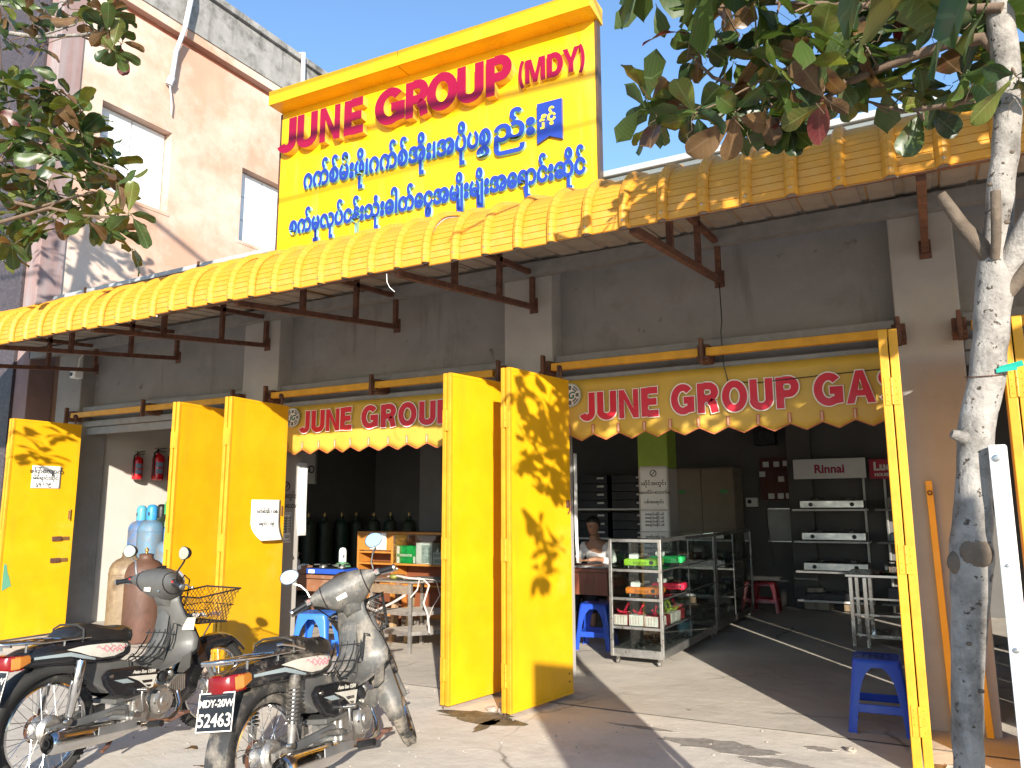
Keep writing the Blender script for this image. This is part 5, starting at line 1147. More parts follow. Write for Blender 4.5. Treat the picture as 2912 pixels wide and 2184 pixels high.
t = thing('ledger_papers', 'open papers lying on the counter desk', 'papers', (-3.72,8.62,.806)); obj('sheets', B().box((-.20,-.10,0),(.02,.10,.006)).box((.03,-.12,0),(.25,.06,.004)), M['paper'], t)
# ================================================================ person behind the counter
M['skin'] = mat('skin', (.30,.16,.10), .5, var=.05); M['hair'] = mat('black_hair', (.012,.010,.010), .45); M['blouse'] = mat('white_blouse', (.62,.60,.58), .8, var=.05)
def skinned(name, verts, edges, radii, m, parent, sub=2):
    me = bpy.data.meshes.new(name); me.from_pydata(verts, edges, []); o = bpy.data.objects.new(name, me); COL.objects.link(o); o.parent = parent
    md = o.modifiers.new('skin', 'SKIN'); o.modifiers.new('sub', 'SUBSURF').levels = sub; o.modifiers['sub'].render_levels = sub
    for i, r in enumerate(radii):
        r = r if isinstance(r, tuple) else (r, r); me.skin_vertices[0].data[i].radius = r
    me.skin_vertices[0].data[0].use_root = True; md.use_smooth_shade = True
    me.materials.append(m); return o
pr = thing('person', 'woman in a white blouse with tied back hair, seated looking down at papers', 'person', (-3.98, 9.45, .004), 0)
# hips, chest, neck, head; looks down and to her right
vs = [(0,.12,.50),(0,.10,.70),(0,.06,.92),(0,.02,1.02),(0,-.02,1.10),(-.005,-.05,1.16),
      (.16,.03,1.00),(.23,.0,.80),(.12,-.26,.86),(-.16,.03,1.00),(-.25,-.02,.80),(-.14,-.28,.86),(.04,-.36,.845),(-.07,-.37,.845),
      (.10,-.10,.48),(.13,-.42,.46),(.13,-.44,.06),(.13,-.54,.035),(-.10,-.10,.48),(-.13,-.42,.46),(-.13,-.44,.06),(-.13,-.54,.035)]
es = [(0,1),(1,2),(2,3),(3,4),(4,5),(3,6),(6,7),(7,8),(8,12),(3,9),(9,10),(10,11),(11,13),(0,14),(14,15),(15,16),(16,17),(0,18),(18,19),(19,20),(20,21)]
rd = [(.16,.12),(.14,.10),(.155,.105),(.11,.075),.048,.046,.065,.045,.034,.065,.045,.034,.026,.026,.085,.065,.042,.034,.085,.065,.042,.034]
body = skinned('body', vs, es, rd, M['skin'], pr)
vs2 = [(0,.12,.52),(0,.10,.70),(0,.06,.92),(0,.022,1.025),(.165,.03,1.00),(.235,.0,.80),(.15,-.19,.845),(-.165,.03,1.00),(-.255,-.02,.80),(-.17,-.20,.845)]
skinned('blouse', vs2, [(0,1),(1,2),(2,3),(3,4),(4,5),(5,6),(3,7),(7,8),(8,9)], [(.18,.14),(.16,.12),(.175,.125),(.10,.08),.078,.058,.046,.078,.058,.046], M['blouse'], pr)
skinned('skirt', [(0,.12,.50),(.10,-.10,.48),(.12,-.43,.455),(.12,-.45,.20),(-.10,-.10,.48),(-.12,-.43,.455),(-.12,-.45,.20)], [(0,1),(1,2),(2,3),(0,4),(4,5),(5,6)], [(.18,.14),.105,.09,.075,.105,.09,.075], mat('dark_skirt', (.03,.03,.05), .8), pr)
HM = Matrix.Translation((-.01,-.06,1.265)) @ Matrix.Rotation(R(-18), 4, 'Z') @ Matrix.Rotation(R(20), 4, 'X')
def hp(name, b, m): return obj(name, b.xf(HM), m, pr, smooth=60)
rings = []
for z, a, f, bk in ((-.115,.030,-.050,.0),(-.10,.045,-.072,.03),(-.075,.058,-.084,.05),(-.04,.067,-.088,.075),(0,.073,-.090,.088),(.04,.074,-.088,.092),(.075,.066,-.076,.084),(.10,.045,-.052,.06),(.115,.018,-.02,.03)):
    rings.append([(a*math.cos(t_), (f+bk)/2+(bk-f)/2*math.sin(t_), z) for t_ in (2*PI*k/20 for k in range(20))])
hp('head', B().loft(rings), M['skin'])
hp('nose', B().loft([[(-.008,-.088,.015),(.008,-.088,.015),(0,-.095,.015)],[(-.015,-.086,-.03),(.015,-.086,-.03),(0,-.108,-.028)],[(-.01,-.084,-.037),(.01,-.084,-.037),(0,-.09,-.037)]]), M['skin'])
for s in (-1, 1):
    hp('eye', B().ball((s*.03,-.083,.008), (.013,.006,.005)), M['ink']); hp('eyebrow', B().tube([(s*.014,-.090,.028),(s*.032,-.088,.034),(s*.048,-.078,.028)], .0035, 5), M['hair'])
    hp('ear', B().ball((s*.075,.0,-.005), (.008,.02,.03)), M['skin'])
hp('mouth', B().ball((0,-.085,-.058), (.022,.007,.006)), mat('lips', (.28,.07,.06), .5))
rings = []
for z, a, f, bk in ((-.04,.060,.03,.088),(0,.078,.01,.100),(.04,.081,-.05,.103),(.075,.074,-.082,.096),(.10,.055,-.064,.072),(.122,.022,-.02,.035)):
    rings.append([(a*math.cos(t_), (f+bk)/2+(bk-f)/2*math.sin(t_), z) for t_ in (2*PI*k/20 for k in range(20))])
hp('hair', B().loft(rings), M['hair']); hp('hair_bun', B().ball((0,.115,.0), (.035,.03,.035)), M['hair'])
# hands resting on the papers: palm plus five bent fingers
for s, wrist, d in ((1,(.04,-.36,.845),V((-.35,-.9,-.02))),(-1,(-.07,-.37,.845),V((.2,-.95,-.02)))):
    d.normalize(); sdv = V((0,0,1)).cross(d).normalized(); w0 = V(wrist)
    vv = [w0, w0+d*.045, w0+d*.085]; ee = [(0,1),(1,2)]; rr = [(.024,.017),(.034,.014),(.034,.012)]
    for k, l in zip((-.027,-.009,.009,.026), (.055,.068,.064,.048)):
        i = len(vv); vv += [w0+d*.095+sdv*k, w0+d*(.095+l*.5)+sdv*k*1.1+V((0,0,.006)), w0+d*(.095+l)+sdv*k*1.15+V((0,0,-.008))]; ee += [(2,i),(i,i+1),(i+1,i+2)]; rr += [.009,.008,.007]
    i = len(vv); vv += [w0+d*.03-sdv*s*.04, w0+d*.065-sdv*s*.052]; ee += [(1,i),(i,i+1)]; rr += [.011,.008]
    skinned('hand', [tuple(v) for v in vv], ee, rr, M['skin'], pr, 1)
t = thing('office_chair', 'dark chair the woman sits on behind the counter desk', 'chair', (-3.98,9.58,.004)); obj('seat', B().box((-.22,-.2,.36),(.22,.2,.40)), M['black'], t, bevel=.015); obj('backrest', B().box((-.2,.205,.42),(.2,.235,.86)), M['black'], t, bevel=.015)
for x in (-.18,.18):
    for y in (-.17,.17): obj('leg', B().tube([(x,y,0),(x,y,.36)], .014, 8), M['black'], t)
# notices on the green and white column
def col_notice(label, z, h_, lines): return notice(label, .36, h_, (-3.225, 9.592, z), 0, lines)
col_notice('no smoking notice uppermost on the green column', 2.02, .55, [('၊ဆိုင်အတွင်း', 0, -.24, .065), ('ေဆးလိပ်မေသာက်ရ', 0, -.35, .05), ('ပစ်အေရာင်း', 0, -.47, .05)])
bb = B().tube([(-3.225+.04*math.cos(2*PI*i/16), 9.585, 1.93+.04*math.sin(2*PI*i/16)) for i in range(16)], .005, 5, closed=True).bar((-3.25,9.585,1.905),(-3.20,9.585,1.955),.004,.008)
tag(obj('no_smoking_symbol', bb, M['ink']), 'round black no smoking symbol on the uppermost column notice', 'symbol')
col_notice('second notice on the column, mostly text', 1.46, .26, [('အေရာင်းဆိုင် ပစ်', 0, -.06-.045*i, .035) for i in range(4)])
col_notice('lowest framed notice on the white part of the column', 1.19, .32, [('June Group ဆိုင်', 0, -.08, .045)]+[('အေရာင်းဆိုင် ပစ်', 0, -.15-.065*i, .042) for i in range(3)])
# ================================================================ work bench bay
M['oak'] = mat('orange_wood', (.42,.17,.03), .4, var=.15, vs=2, streak=((.30,.11,.02), .5, .75, 14)); M['oakd'] = mat('dark_wood_back', (.16,.05,.02), .55)
M['bench'] = mat('worn_bench_wood', (.24,.10,.05), .6, var=.25, vs=4, dirt=((.34,.27,.2), .5, .8, 6))
t = thing('wooden_cabinet', 'orange wooden glass fronted cabinet behind the workbench', 'cabinet', (-6.75,9.0,.004))
x0, x1 = -.82, 1.05
obj('top_board', B().box((x0,0,1.13),(x1,.38,1.165)), M['oak'], t, bevel=.004); obj('back_panel', B().box((x0+.03,.35,.1),(x1-.03,.37,1.13)), M['oakd'], t)
for x in (x0, -.20, x1-.03): obj('side_panel', B().box((x,.002,0),(x+.03,.36,1.129)), M['oak'], t, bevel=.003)
for z in (.70,.42,.08): obj('shelf', B().box((x0+.03,.01,z),(-.20,.35,z+.025)), M['oak'], t); obj('shelf', B().box((-.17,.01,z),(x1-.03,.35,z+.025)), M['oak'], t)
obj('shelf', B().box((x0+.03,.01,.86),(-.20,.35,.885)), M['oak'], t)
obj('drawer_front', B().box((x0+.03,.003,.90),(-.205,.02,1.128)), M['oak'], t, bevel=.003)
obj('base_board', B().box((x0+.03,.005,.0),(x1-.03,.025,.078)), M['oak'], t)
obj('glass_pane', B().box((-.165,.012,.73),(x1-.035,.016,1.12)), M['glass'], t)
tt = notice('blank white sheet stuck on the upper left of the orange cabinet', .30, .24, (-7.18,8.995,1.155), 0, [])
M['boxgreen'] = mat('carton_green', (.01,.30,.06), .4); M['boxprint'] = mat('carton_grey_print', (.35,.38,.36), .5, var=.5, vs=30)
def goods(label, x, z, sx, sz, m, bits):
    t = thing('carton', label, 'box', (-6.75+x, 9.06, z), 0, 'cartons on the cabinet shelf')
    obj('box', B().box((0,0,0),(sx,.2,sz)), m, t, bevel=.003)
    for (a, b_, c, d, mm) in bits: obj('print_panel', B().box((a*sx,-.0015,b_*sz),(c*sx,-.0003,d*sz)), mm, t)
    return t
g1 = goods('green and white regulator carton on the cabinet shelf', -.14, .728, .33, .245, M['boxgreen'], [(.0,.02,.16,.98,M['carton']),(.88,.02,1,.4,M['carton'])])
me = tmesh('REGULATOR', .042, .0004, .002, 'LEFT', sx=.85); me.transform(Matrix.Translation((.065,-.002,.10))); obj('lettering', me, M['vwhite'], g1)
me = tmesh('M', .06, .0004, .002); me.transform(Matrix.Translation((.005,-.002,.09))); obj('lettering', me, M['boxgreen'], g1)
goods('white carton with a printed picture of fittings', .20, .728, .27, .29, M['carton'], [(.35,.06,.95,.9,M['boxprint'])])
g3 = goods('pale grey printed carton right of the white one', .49, .728, .25, .165, M['carton'], [(.06,.1,.94,.45,M['boxprint']),(.06,.6,.6,.9,M['boxprint'])])
goods('pale carton half hidden by the yellow door', .76, .728, .22, .165, M['carton'], [(.1,.1,.9,.4,M['cartonred'])])
for i in range(5):
    t = thing('brass_fitting', ['leftmost steel fitting on the pale grey carton','second steel fitting on the pale grey carton','red capped fitting on the pale grey carton','fourth steel fitting on the pale grey carton','rightmost steel fitting on the pale grey carton'][i], 'fitting', (-6.22+.07*i, 9.12, .897), 0, 'fittings on the cartons'); obj('nut', B().lathe([(.02,0),(.022,.005),(.022,.025),(.012,.03),(.012,.05),(0,.052)], 8), M['steel'] if i != 2 else M['regred'], t)
t = thing('tool_tray', 'flat tray of small tools on the lower left cabinet shelf', 'tray', (-7.25,9.10,.888)); obj('tray', B().box((-.22,-.06,0),(.22,.12,.02)), M['steel'], t, bevel=.003); obj('tools', B().bar((-.18,0,.03),(.15,.03,.03),.015,.015).bar((-.1,.06,.03),(.2,.02,.035),.012,.012), M['rust'], t)
# bench
t = thing('work_bench', 'worn red brown workbench with a blue stove on it', 'bench', (-6.75,7.55,.004))
obj('bench_top', B().box((-.62,-.28,.655),(.95,.28,.70)), M['bench'], t, bevel=.008); obj('apron', B().box((-.58,-.24,.50),(.90,-.21,.654)), M['bench'], t, bevel=.003)
for x in (-.56,.84):
    for y in (-.23,.2): obj('leg', B().box((x,y,0),(x+.06,y+.06,.654)), M['bench'], t, bevel=.004)
obj('lower_rail', B().box((-.5,-.2,.14),(.84,-.17,.19)), M['bench'], t)
t = hob('bright blue portable stove on the workbench', (-6.62,7.42,.706), .56, .30, .075, mat('stove_blue', (.02,.07,.36), .35), (), R(4), group=None); obj('label_print', B().box((-.24,-.152,.02),(-.15,-.1505,.06)), M['paper'], t)
t = thing('tin_bottle', 'white bottle with a metal cap at the end of the workbench', 'bottle', (-7.22,7.42,.704)); obj('bottle', B().lathe([(0,0),(.045,0),(.048,.01),(.048,.14),(.03,.17),(.018,.18),(.018,.2),(0,.2)], 16), M['white'], t, smooth=40); obj('cap', B().lathe([(.02,.2),(.026,.205),(.026,.25),(.016,.27),(.016,.30),(0,.3)], 12), M['alu'], t, smooth=30); obj('lever', B().bar((0,0,.235),(.09,0,.24),.012,.008), M['rust'], t)
t = thing('plastic_bag', 'crumpled white plastic bag on the workbench', 'bag', (-7.07,7.40,.702)); b = B().ball((0,0,.055), (.095,.06,.058), 14, 9); random.seed(4)
for v in b.v: v += V((random.uniform(-.015,.015), random.uniform(-.01,.01), random.uniform(-.012,.012)))
obj('bag', b, M['white'], t, smooth=20)
t = thing('wood_block', 'stack of small wooden blocks beside the blue stove', 'wood block', (-6.99,7.36,.704)); obj('block', B().box((-.10,-.05,0),(.04,.06,.05)), M['bench'], t, bevel=.004); obj('block', B().box((-.04,-.05,.051),(.06,.05,.10)), M['bench'], t, bevel=.004)
# steel table with hose
M['angle'] = mat('grimy_steel', (.30,.28,.26), .4, .6, var=.25, vs=8, dirt=((.12,.09,.07), .5, .8, 14)); M['trivet'] = mat('dusty_shelf', (.50,.45,.39), .8, var=.15, dirt=((.3,.25,.2), .5, .8, 8))
t = thing('steel_table', 'three tier angle iron table with a hose hanging from it', 'table', (-5.0,6.86,.004))
T4 = [(-.52,-.02),(.02,-.06),(.38,.42),(-.20,.46)]
for x, y in T4: obj('leg', B().box((x-.018,y-.018,0),(x+.018,y+.018,.715)), M['angle'], t, bevel=.002)
obj('table_top', B().prism([(-.58,-.08),(.06,-.10),(.44,.46),(-.24,.52)], .716, .735, 'xy'), M['angle'], t, bevel=.002)
obj('tray', B().prism([(-.50,-.06),(.0,-.085),(.0,-.06),(-.48,-.04)], .60, .69, 'xy'), M['alu'], t)
for z in (.20,.40): obj('shelf', B().prism([(-.51,-.01),(.01,-.05),(.37,.41),(-.19,.45)], z, z+.012, 'xy'), M['trivet'], t); obj('shelf_rim', B().bar((-.50,-.035,z),(.0,-.075,z),.006,.04).bar((.03,-.06,z),(.39,.40,z),.006,.04), M['angle'], t)
M['hose'] = mat('dirty_hose', (.45,.40,.36), .6, var=.2)
t = thing('gas_hose', 'pale flexible hose draped over the steel table', 'hose', (0,0,0)); obj('hose', B().tube([(-5.4,6.95,.76),(-5.2,6.85,.785),(-5.0,6.80,.77),(-4.86,6.86,.76),(-4.80,6.88,.70),(-4.84,6.84,.52),(-4.80,6.86,.40),(-4.76,6.84,.22)], .011, 8).tube([(-5.1,6.84,.76),(-4.9,6.85,.77),(-4.88,6.78,.66),(-4.95,6.76,.58)], .009, 8).tube([(-5.02,6.76,.60),(-5.15,6.72,.52),(-5.35,6.70,.43),(-5.52,6.76,.44),(-5.55,6.85,.56)], .014, 8).tube([(-4.95,6.86,.77),(-4.74,6.92,.75),(-4.70,6.94,.60),(-4.78,6.92,.47),(-4.82,6.9,.34)], .006, 6), M['hose'], t, smooth=60)
t = thing('brass_regulator', 'old olive green regulator lying on the steel table', 'regulator', (-5.25,6.86,.742)); obj('body', B().ball((0,0,.03),(.05,.04,.032)).tube([(.03,0,.03),(.10,0,.035)], .014, 8), mat('olive_metal', (.22,.22,.06), .5, .4), t, smooth=50)
for i in range(3):
    t = thing('timber_offcut', ['shortest timber offcut under the workbench','middle timber offcut under the workbench','tallest timber offcut under the workbench'][i], 'timber', (-5.75+.16*i,7.2+.08*i,.004), 0, 'timber under the bench'); obj('timber', B().bar((0,0,0),(.03,.02*i,.30+.12*i),.07,.05,(1,0,0)), mat('raw_timber_%d' % i, (.34,.20+.02*i,.12), .8, var=.2), t, bevel=.003)
# posters in the dark bay
notice('faded poster with dark figures on the far left wall', .75, .60, (-10.15, 10.5, 2.55), PI/2, [('အ ဆ', 0, -.4, .25)])
t = notice('red and white poster on the back wall of the workbench bay', .55, .75, (-8.35, 12.592, 2.25), 0, [('CXK', 0, -.62, .16)]); obj('red_panel', B().box((-.27,-.006,-.42),(.27,-.0035,-.01)), mat('poster_red', (.30,.03,.04), .6), t)
# ================================================================ trees
def leaf_mat(name, col, back):
    m = bpy.data.materials.new(name); m.use_nodes = True; t = m.node_tree; N = t.nodes; L = t.links; p = N['Principled BSDF']; out = N['Material Output']
    tc = N.new('ShaderNodeTexCoord'); oi = N.new('ShaderNodeObjectInfo'); sx = N.new('ShaderNodeSeparateXYZ'); L.new(tc.outputs['Object'], sx.inputs[0])
    def math_(op, a, b=None):
        n = N.new('ShaderNodeMath'); n.operation = op
        for i, v in enumerate((a, b)):
            if v is None: continue
            if isinstance(v, (int, float)): n.inputs[i].default_value = v
            else: L.new(v, n.inputs[i])
        return n.outputs[0]
    def mix(f, a, b):
        x = N.new('ShaderNodeMix'); x.data_type = 'RGBA'
        for s, v in ((x.inputs[0], f), (x.inputs[6], a), (x.inputs[7], b)):
            if isinstance(v, tuple): s.default_value = (*v, 1)
            elif isinstance(v, (int, float)): s.default_value = v
            else: L.new(v, s)
        return x.outputs[2]
    ay = math_('ABSOLUTE', sx.outputs[1]); mid = math_('LESS_THAN', ay, .0022)
    # side veins slant away from the midrib
    w_ = math_('FRACT', math_('MULTIPLY', math_('SUBTRACT', sx.outputs[0], math_('MULTIPLY', ay, .7)), 52)); vein = math_('MULTIPLY', math_('LESS_THAN', w_, .13), .35)
    nz = N.new('ShaderNodeTexNoise'); nz.inputs['Scale'].default_value = 14; nz.inputs['Detail'].default_value = 5; L.new(tc.outputs['Object'], nz.inputs[0])
    rnd = oi.outputs['Random']
    c = mix(rnd, tuple(k*.7 for k in col), tuple(min(1, k*1.35) for k in col))
    r2 = N.new('ShaderNodeMapRange'); r2.inputs[1].default_value = .55; r2.inputs[2].default_value = .72; L.new(nz.outputs[0], r2.inputs[0])
    c = mix(math_('MULTIPLY', r2.outputs[0], .6), c, back); c = mix(math_('MAXIMUM', math_('MULTIPLY', mid, .8), vein), c, tuple(min(1, k*1.6+.03) for k in col))
    L.new(c, p.inputs['Base Color']); p.inputs['Roughness'].default_value = .38
    tr = N.new('ShaderNodeBsdfTranslucent'); hs = N.new('ShaderNodeHueSaturation'); hs.inputs['Value'].default_value = 1.5; hs.inputs['Saturation'].default_value = 1.15; L.new(c, hs.inputs['Color']); L.new(hs.outputs[0], tr.inputs[0])
    ms = N.new('ShaderNodeMixShader'); ms.inputs[0].default_value = .32; L.new(p.outputs[0], ms.inputs[1]); L.new(tr.outputs[0], ms.inputs[2]); L.new(ms.outputs[0], out.inputs[0])
    return m
LM = [leaf_mat('leaf_green', (.05,.082,.018), (.09,.075,.025)), leaf_mat('leaf_dark_green', (.022,.045,.015), (.045,.042,.016)), leaf_mat('leaf_yellow_green', (.11,.13,.025), (.14,.09,.03)),
      leaf_mat('leaf_bronze', (.12,.07,.03), (.10,.03,.02)), leaf_mat('leaf_red', (.11,.022,.022), (.05,.06,.02))]
def leaf_mesh(L_, W_, fold, droop, twist, m, seed, lo=False):
    rr = random.Random(seed); b = B(); nu, nv = (10, 2) if not lo else (3, 1)
    for i in range(nu+1):
        u = 1-(1-i/nu)**1.35; hw = W_/2*(1.22*u**.72*max(0,1-u**4.6)**.5 if u > 0 else 0)+.0015
        for j in range(-nv, nv+1):
            v = j/nv; y = v*hw; z = abs(v)*hw*fold - droop*L_*u*u + .006*math.sin(9*u+2*v+rr.random())*abs(v) + twist*y*u
            b.v.append(V((.018+u*L_, y, z)))
    n = 2*nv+1
    b.f = [(i*n+j, (i+1)*n+j, (i+1)*n+j+1, i*n+j+1) for i in range(nu) for j in range(2*nv)]
    b.tube([(0,0,0),(.02,0,0)], .0022, 4, caps=False)
    me = bpy.data.meshes.new('leaf'); me.from_pydata([tuple(p) for p in b.v], [], b.f); me.shade_smooth(); me.materials.append(m); return me
random.seed(21)
LEAF = {}
for mi, m in enumerate(LM):
    LEAF[mi] = [leaf_mesh(L_, L_*wr, random.uniform(.05,.5), random.uniform(-.1,.45), random.uniform(-.4,.4), m, 10*mi+k) for k, (L_, wr) in enumerate(((.15,.64),(.165,.60),(.13,.68),(.18,.57)))]
LLO = [leaf_mesh(.16, .10, .25, .2, .1, LM[k], 90+k, True) for k in range(3)]
def leaf_frames(c, n, size, rnd, tilt=None):
    """orientation frames of a rosette of leaves round a twig tip"""
    ax = V((rnd.gauss(0,.45), rnd.gauss(0,.45), rnd.choice((1,1,.6,-.5)))).normalized() if tilt is None else tilt
    x0 = ax.orthogonal().normalized(); y0 = ax.cross(x0); a0 = rnd.uniform(0, 6.28); out = []
    for k in range(n):
        a = a0+k*2.4; el = rnd.uniform(-.25, .75); d = ((x0*math.cos(a)+y0*math.sin(a))*math.cos(el)+ax*math.sin(el)); d.z -= .25; d.normalize()
        up = (ax+V((0,0,.4))).normalized(); up = (up-d*up.dot(d)); up = up.normalized() if up.length > .05 else d.orthogonal().normalized()
        y = up.cross(d); s = size*rnd.uniform(.72, 1.15); R3 = Matrix((d, y, up)).transposed().to_4x4()
        out.append(Matrix.Translation(V(c)+V([rnd.gauss(0,.012) for _ in range(3)])) @ R3 @ Matrix.Diagonal((s, s*rnd.uniform(.85,1.15), s, 1)))
    return out
def leaves(tree, pts, per, size, wts, seed, hidden=None):
    rnd = random.Random(seed); I = wmat(tree).inverted(); cnt = 0; rest = {0: [], 1: [], 2: []}
    for c in pts:
        for Mx in leaf_frames(c, rnd.choice(per), size, rnd):
            mi = rnd.choices(range(5), wts)[0]
            o = bpy.data.objects.new('leaf', rnd.choice(LEAF[mi])); COL.objects.link(o); o.parent = tree; o.matrix_basis = I @ Mx; cnt += 1
    return cnt
def leaf_mass(tree, pts, n, size, seed, name='foliage'):
    rnd = random.Random(seed); bs = B()
    src = LLO[0]; sv = [v.co.copy() for v in src.vertices]; sf = [tuple(p.vertices) for p in src.polygons]
    for c in pts:
        for Mx in leaf_frames(c, n, size, rnd): bs.add([Mx @ v for v in sv], sf)
    o = obj(name, bs, LM[0], tree, W=True, smooth=60); return tag(o, kind='stuff')
BARK = mat('pale_bark', (.28,.255,.23), .9, var=.25, vs=9, bump=1.0, bs=34, dirt=((.09,.08,.07), .47, .70, 6), spots=((.06,.045,.035), .62, .66, 34), streak=((.40,.38,.35), .52, .75, 14))
TWIG = mat('brown_twig', (.14,.095,.065), .85, var=.25, vs=14, bump=.3, bs=60); STUB = mat('cut_branch_bark', (.12,.09,.065), .9, var=.3, vs=12, bump=.6, bs=50)
TR = [(-.045,3.1,-.31,.066),(-.038,3.1,-.1,.056),(-.02,3.1,.25,.050),(0.004,3.1,0.561,0.045),(0.015,3.1,0.734,0.048),(0.032,3.1,0.955,0.049),(0.049,3.1,1.150,0.055),(0.060,3.1,1.25,0.064),(0.068,3.1,1.34,0.068),(0.076,3.1,1.42,0.064),(0.091,3.1,1.521,0.058),(0.109,3.1,1.678,0.057),(0.120,3.1,1.758,0.057),(0.150,3.1,1.868,0.057),(0.179,3.1,1.996,0.056),(0.202,3.1,2.125,0.056),(0.216,3.1,2.223,0.059),(0.234,3.1,2.304,0.058),(0.247,3.1,2.420,0.049),(0.258,3.1,2.537,0.045),(0.269,3.1,2.621,0.044),(0.294,3.1,2.790,0.045),(0.312,3.1,2.962,0.045),(0.328,3.1,3.138,0.045),(0.339,3.1,3.318,0.045),(0.359,3.1,3.593,0.043),(.42,2.95,4.2,.036),(.5,2.7,4.9,.02)]
tr = thing('street_tree', 'slim pale barked tree with large leathery leaves in front of the right hand pier', 'tree', (-.03,3.1,0))
TF = []
for a_, c_ in zip(TR, TR[1:]):
    for f in range(5): TF.append(tuple(a_[i]+(c_[i]-a_[i])*f/5 for i in range(4)))
b = B().tube([V(q[:3]) for q in TF], [q[3] for q in TF], 24)
rnd = random.Random(5)
for v in b.v:   # uneven bark swelling
    a = math.atan2(v.y-3.1, v.x); k_ = .004*math.sin(7*v.z+3*a)+.003*math.sin(31*v.z+5*a+2*math.sin(9*v.z))+rnd.uniform(-.0016,.0016); v.x += k_*math.cos(a)+.006*math.sin(5.1*v.z); v.y += k_*math.sin(a)
tk = obj('trunk', b, BARK, tr, W=True, smooth=60); md = tk.modifiers.new('sub','SUBSURF'); md.levels = md.render_levels = 1
def limb(name, pts, r, m, par=tr, n=10):
    P_ = [V(p) for p in pts]; k = len(P_); rs = [r[0]+(r[1]-r[0])*i/(k-1) for i in range(k)]
    return obj(name, B().tube(P_, rs, n), m, par, W=True, smooth=60)
limb('cut_stub', [(.225,3.09,2.33),(.19,3.07,2.40),(.14,3.05,2.475),(.108,3.04,2.545),(.082,3.03,2.60)], (.032,.018), STUB)
limb('cut_stub', [(.225,3.05,2.345),(.232,3.01,2.40),(.236,2.99,2.46),(.243,2.985,2.56)], (.016,.0165), STUB)
limb('cut_stub', [(.10,3.08,1.72),(.07,3.05,1.735),(.045,3.04,1.745)], (.03,.014), BARK)
limb('cut_stub', [(.24,3.09,2.22),(.29,3.08,2.27),(.33,3.07,2.31)], (.03,.022), STUB)
limb('branch', [(.235,3.1,2.25),(.26,3.09,2.32),(.30,3.06,2.39),(.38,3.0,2.53),(.55,2.9,2.8),(.8,2.75,3.3),(1.0,2.6,3.9)], (.046,.02), BARK, n=12)
kn = B().ball((.085,3.045,1.345), (.05,.022,.05), 14, 9).ball((.03,3.07,1.31), (.035,.03,.045), 12, 8)
for v in kn.v: v += V([rnd.uniform(-.003,.003) for _ in range(3)])
obj('burl', kn, STUB, tr, W=True, smooth=60)
for z, s in ((1.86,.006),(2.08,.005),(2.62,.007),(2.72,.006),(2.9,.005),(.9,.006),(1.05,.006),(2.47,.007)):
    a = rnd.uniform(-1.2,.8); x = [q for q in TR if q[2] >= z][0]
    obj('bark_knot', B().ball((x[0]+x[3]*.93*math.sin(a),3.1-x[3]*.93*math.cos(a),z), (s*1.6,s,s*1.2), 8, 6), STUB, tr, W=True, smooth=60)
tp = obj('twine_loop', B().tube([(.165+.062*math.cos(2*PI*i/24),3.1+.062*math.sin(2*PI*i/24),1.945+.01*math.sin(2*PI*i/24)) for i in range(24)], .0018, 4, closed=True), M['rust'], tr, W=True)
t = thing('plastic_tape', 'scrap of turquoise plastic tape tied on the tree trunk', 'tape', (.183,2.555,1.882)); obj('tape', B().bar((-.012,0,0),(.045,-.01,.012),.003,.016).bar((-.02,-.004,-.004),(.03,-.008,.0),.003,.012), mat('turquoise_plastic', (.01,.30,.22), .4), t)
BR = [[(0.33,3.10,3.09),(0.27,3.12,3.20),(0.15,3.15,3.23),(-0.06,3.20,3.23),(-0.21,3.22,3.21),(-0.53,3.25,3.25),(-0.72,3.28,3.31),(-0.93,3.30,3.30)],[(0.33,3.05,3.26),(0.09,3.10,3.36),(-0.18,3.15,3.51),(-0.44,3.20,3.64),(-0.77,3.25,3.76)],[(-0.21,3.22,3.21),(-0.37,3.10,3.28),(-0.46,3.10,3.27)],[(-0.53,3.25,3.25),(-0.74,3.20,3.38),(-0.84,3.20,3.52)],[(-0.21,3.22,3.21),(-0.37,3.30,3.17),(-0.55,3.35,3.18),(-0.70,3.40,3.20)],[(0.31,3.15,3.03),(0.16,3.25,3.03),(-0.01,3.30,3.07),(-0.16,3.40,3.21)]]
BRr = [(.026,.007),(.018,.006),(.012,.005),(.011,.005),(.014,.005),(.014,.005)]
for p_, r_ in zip(BR, BRr): limb('branch', p_, r_, TWIG)
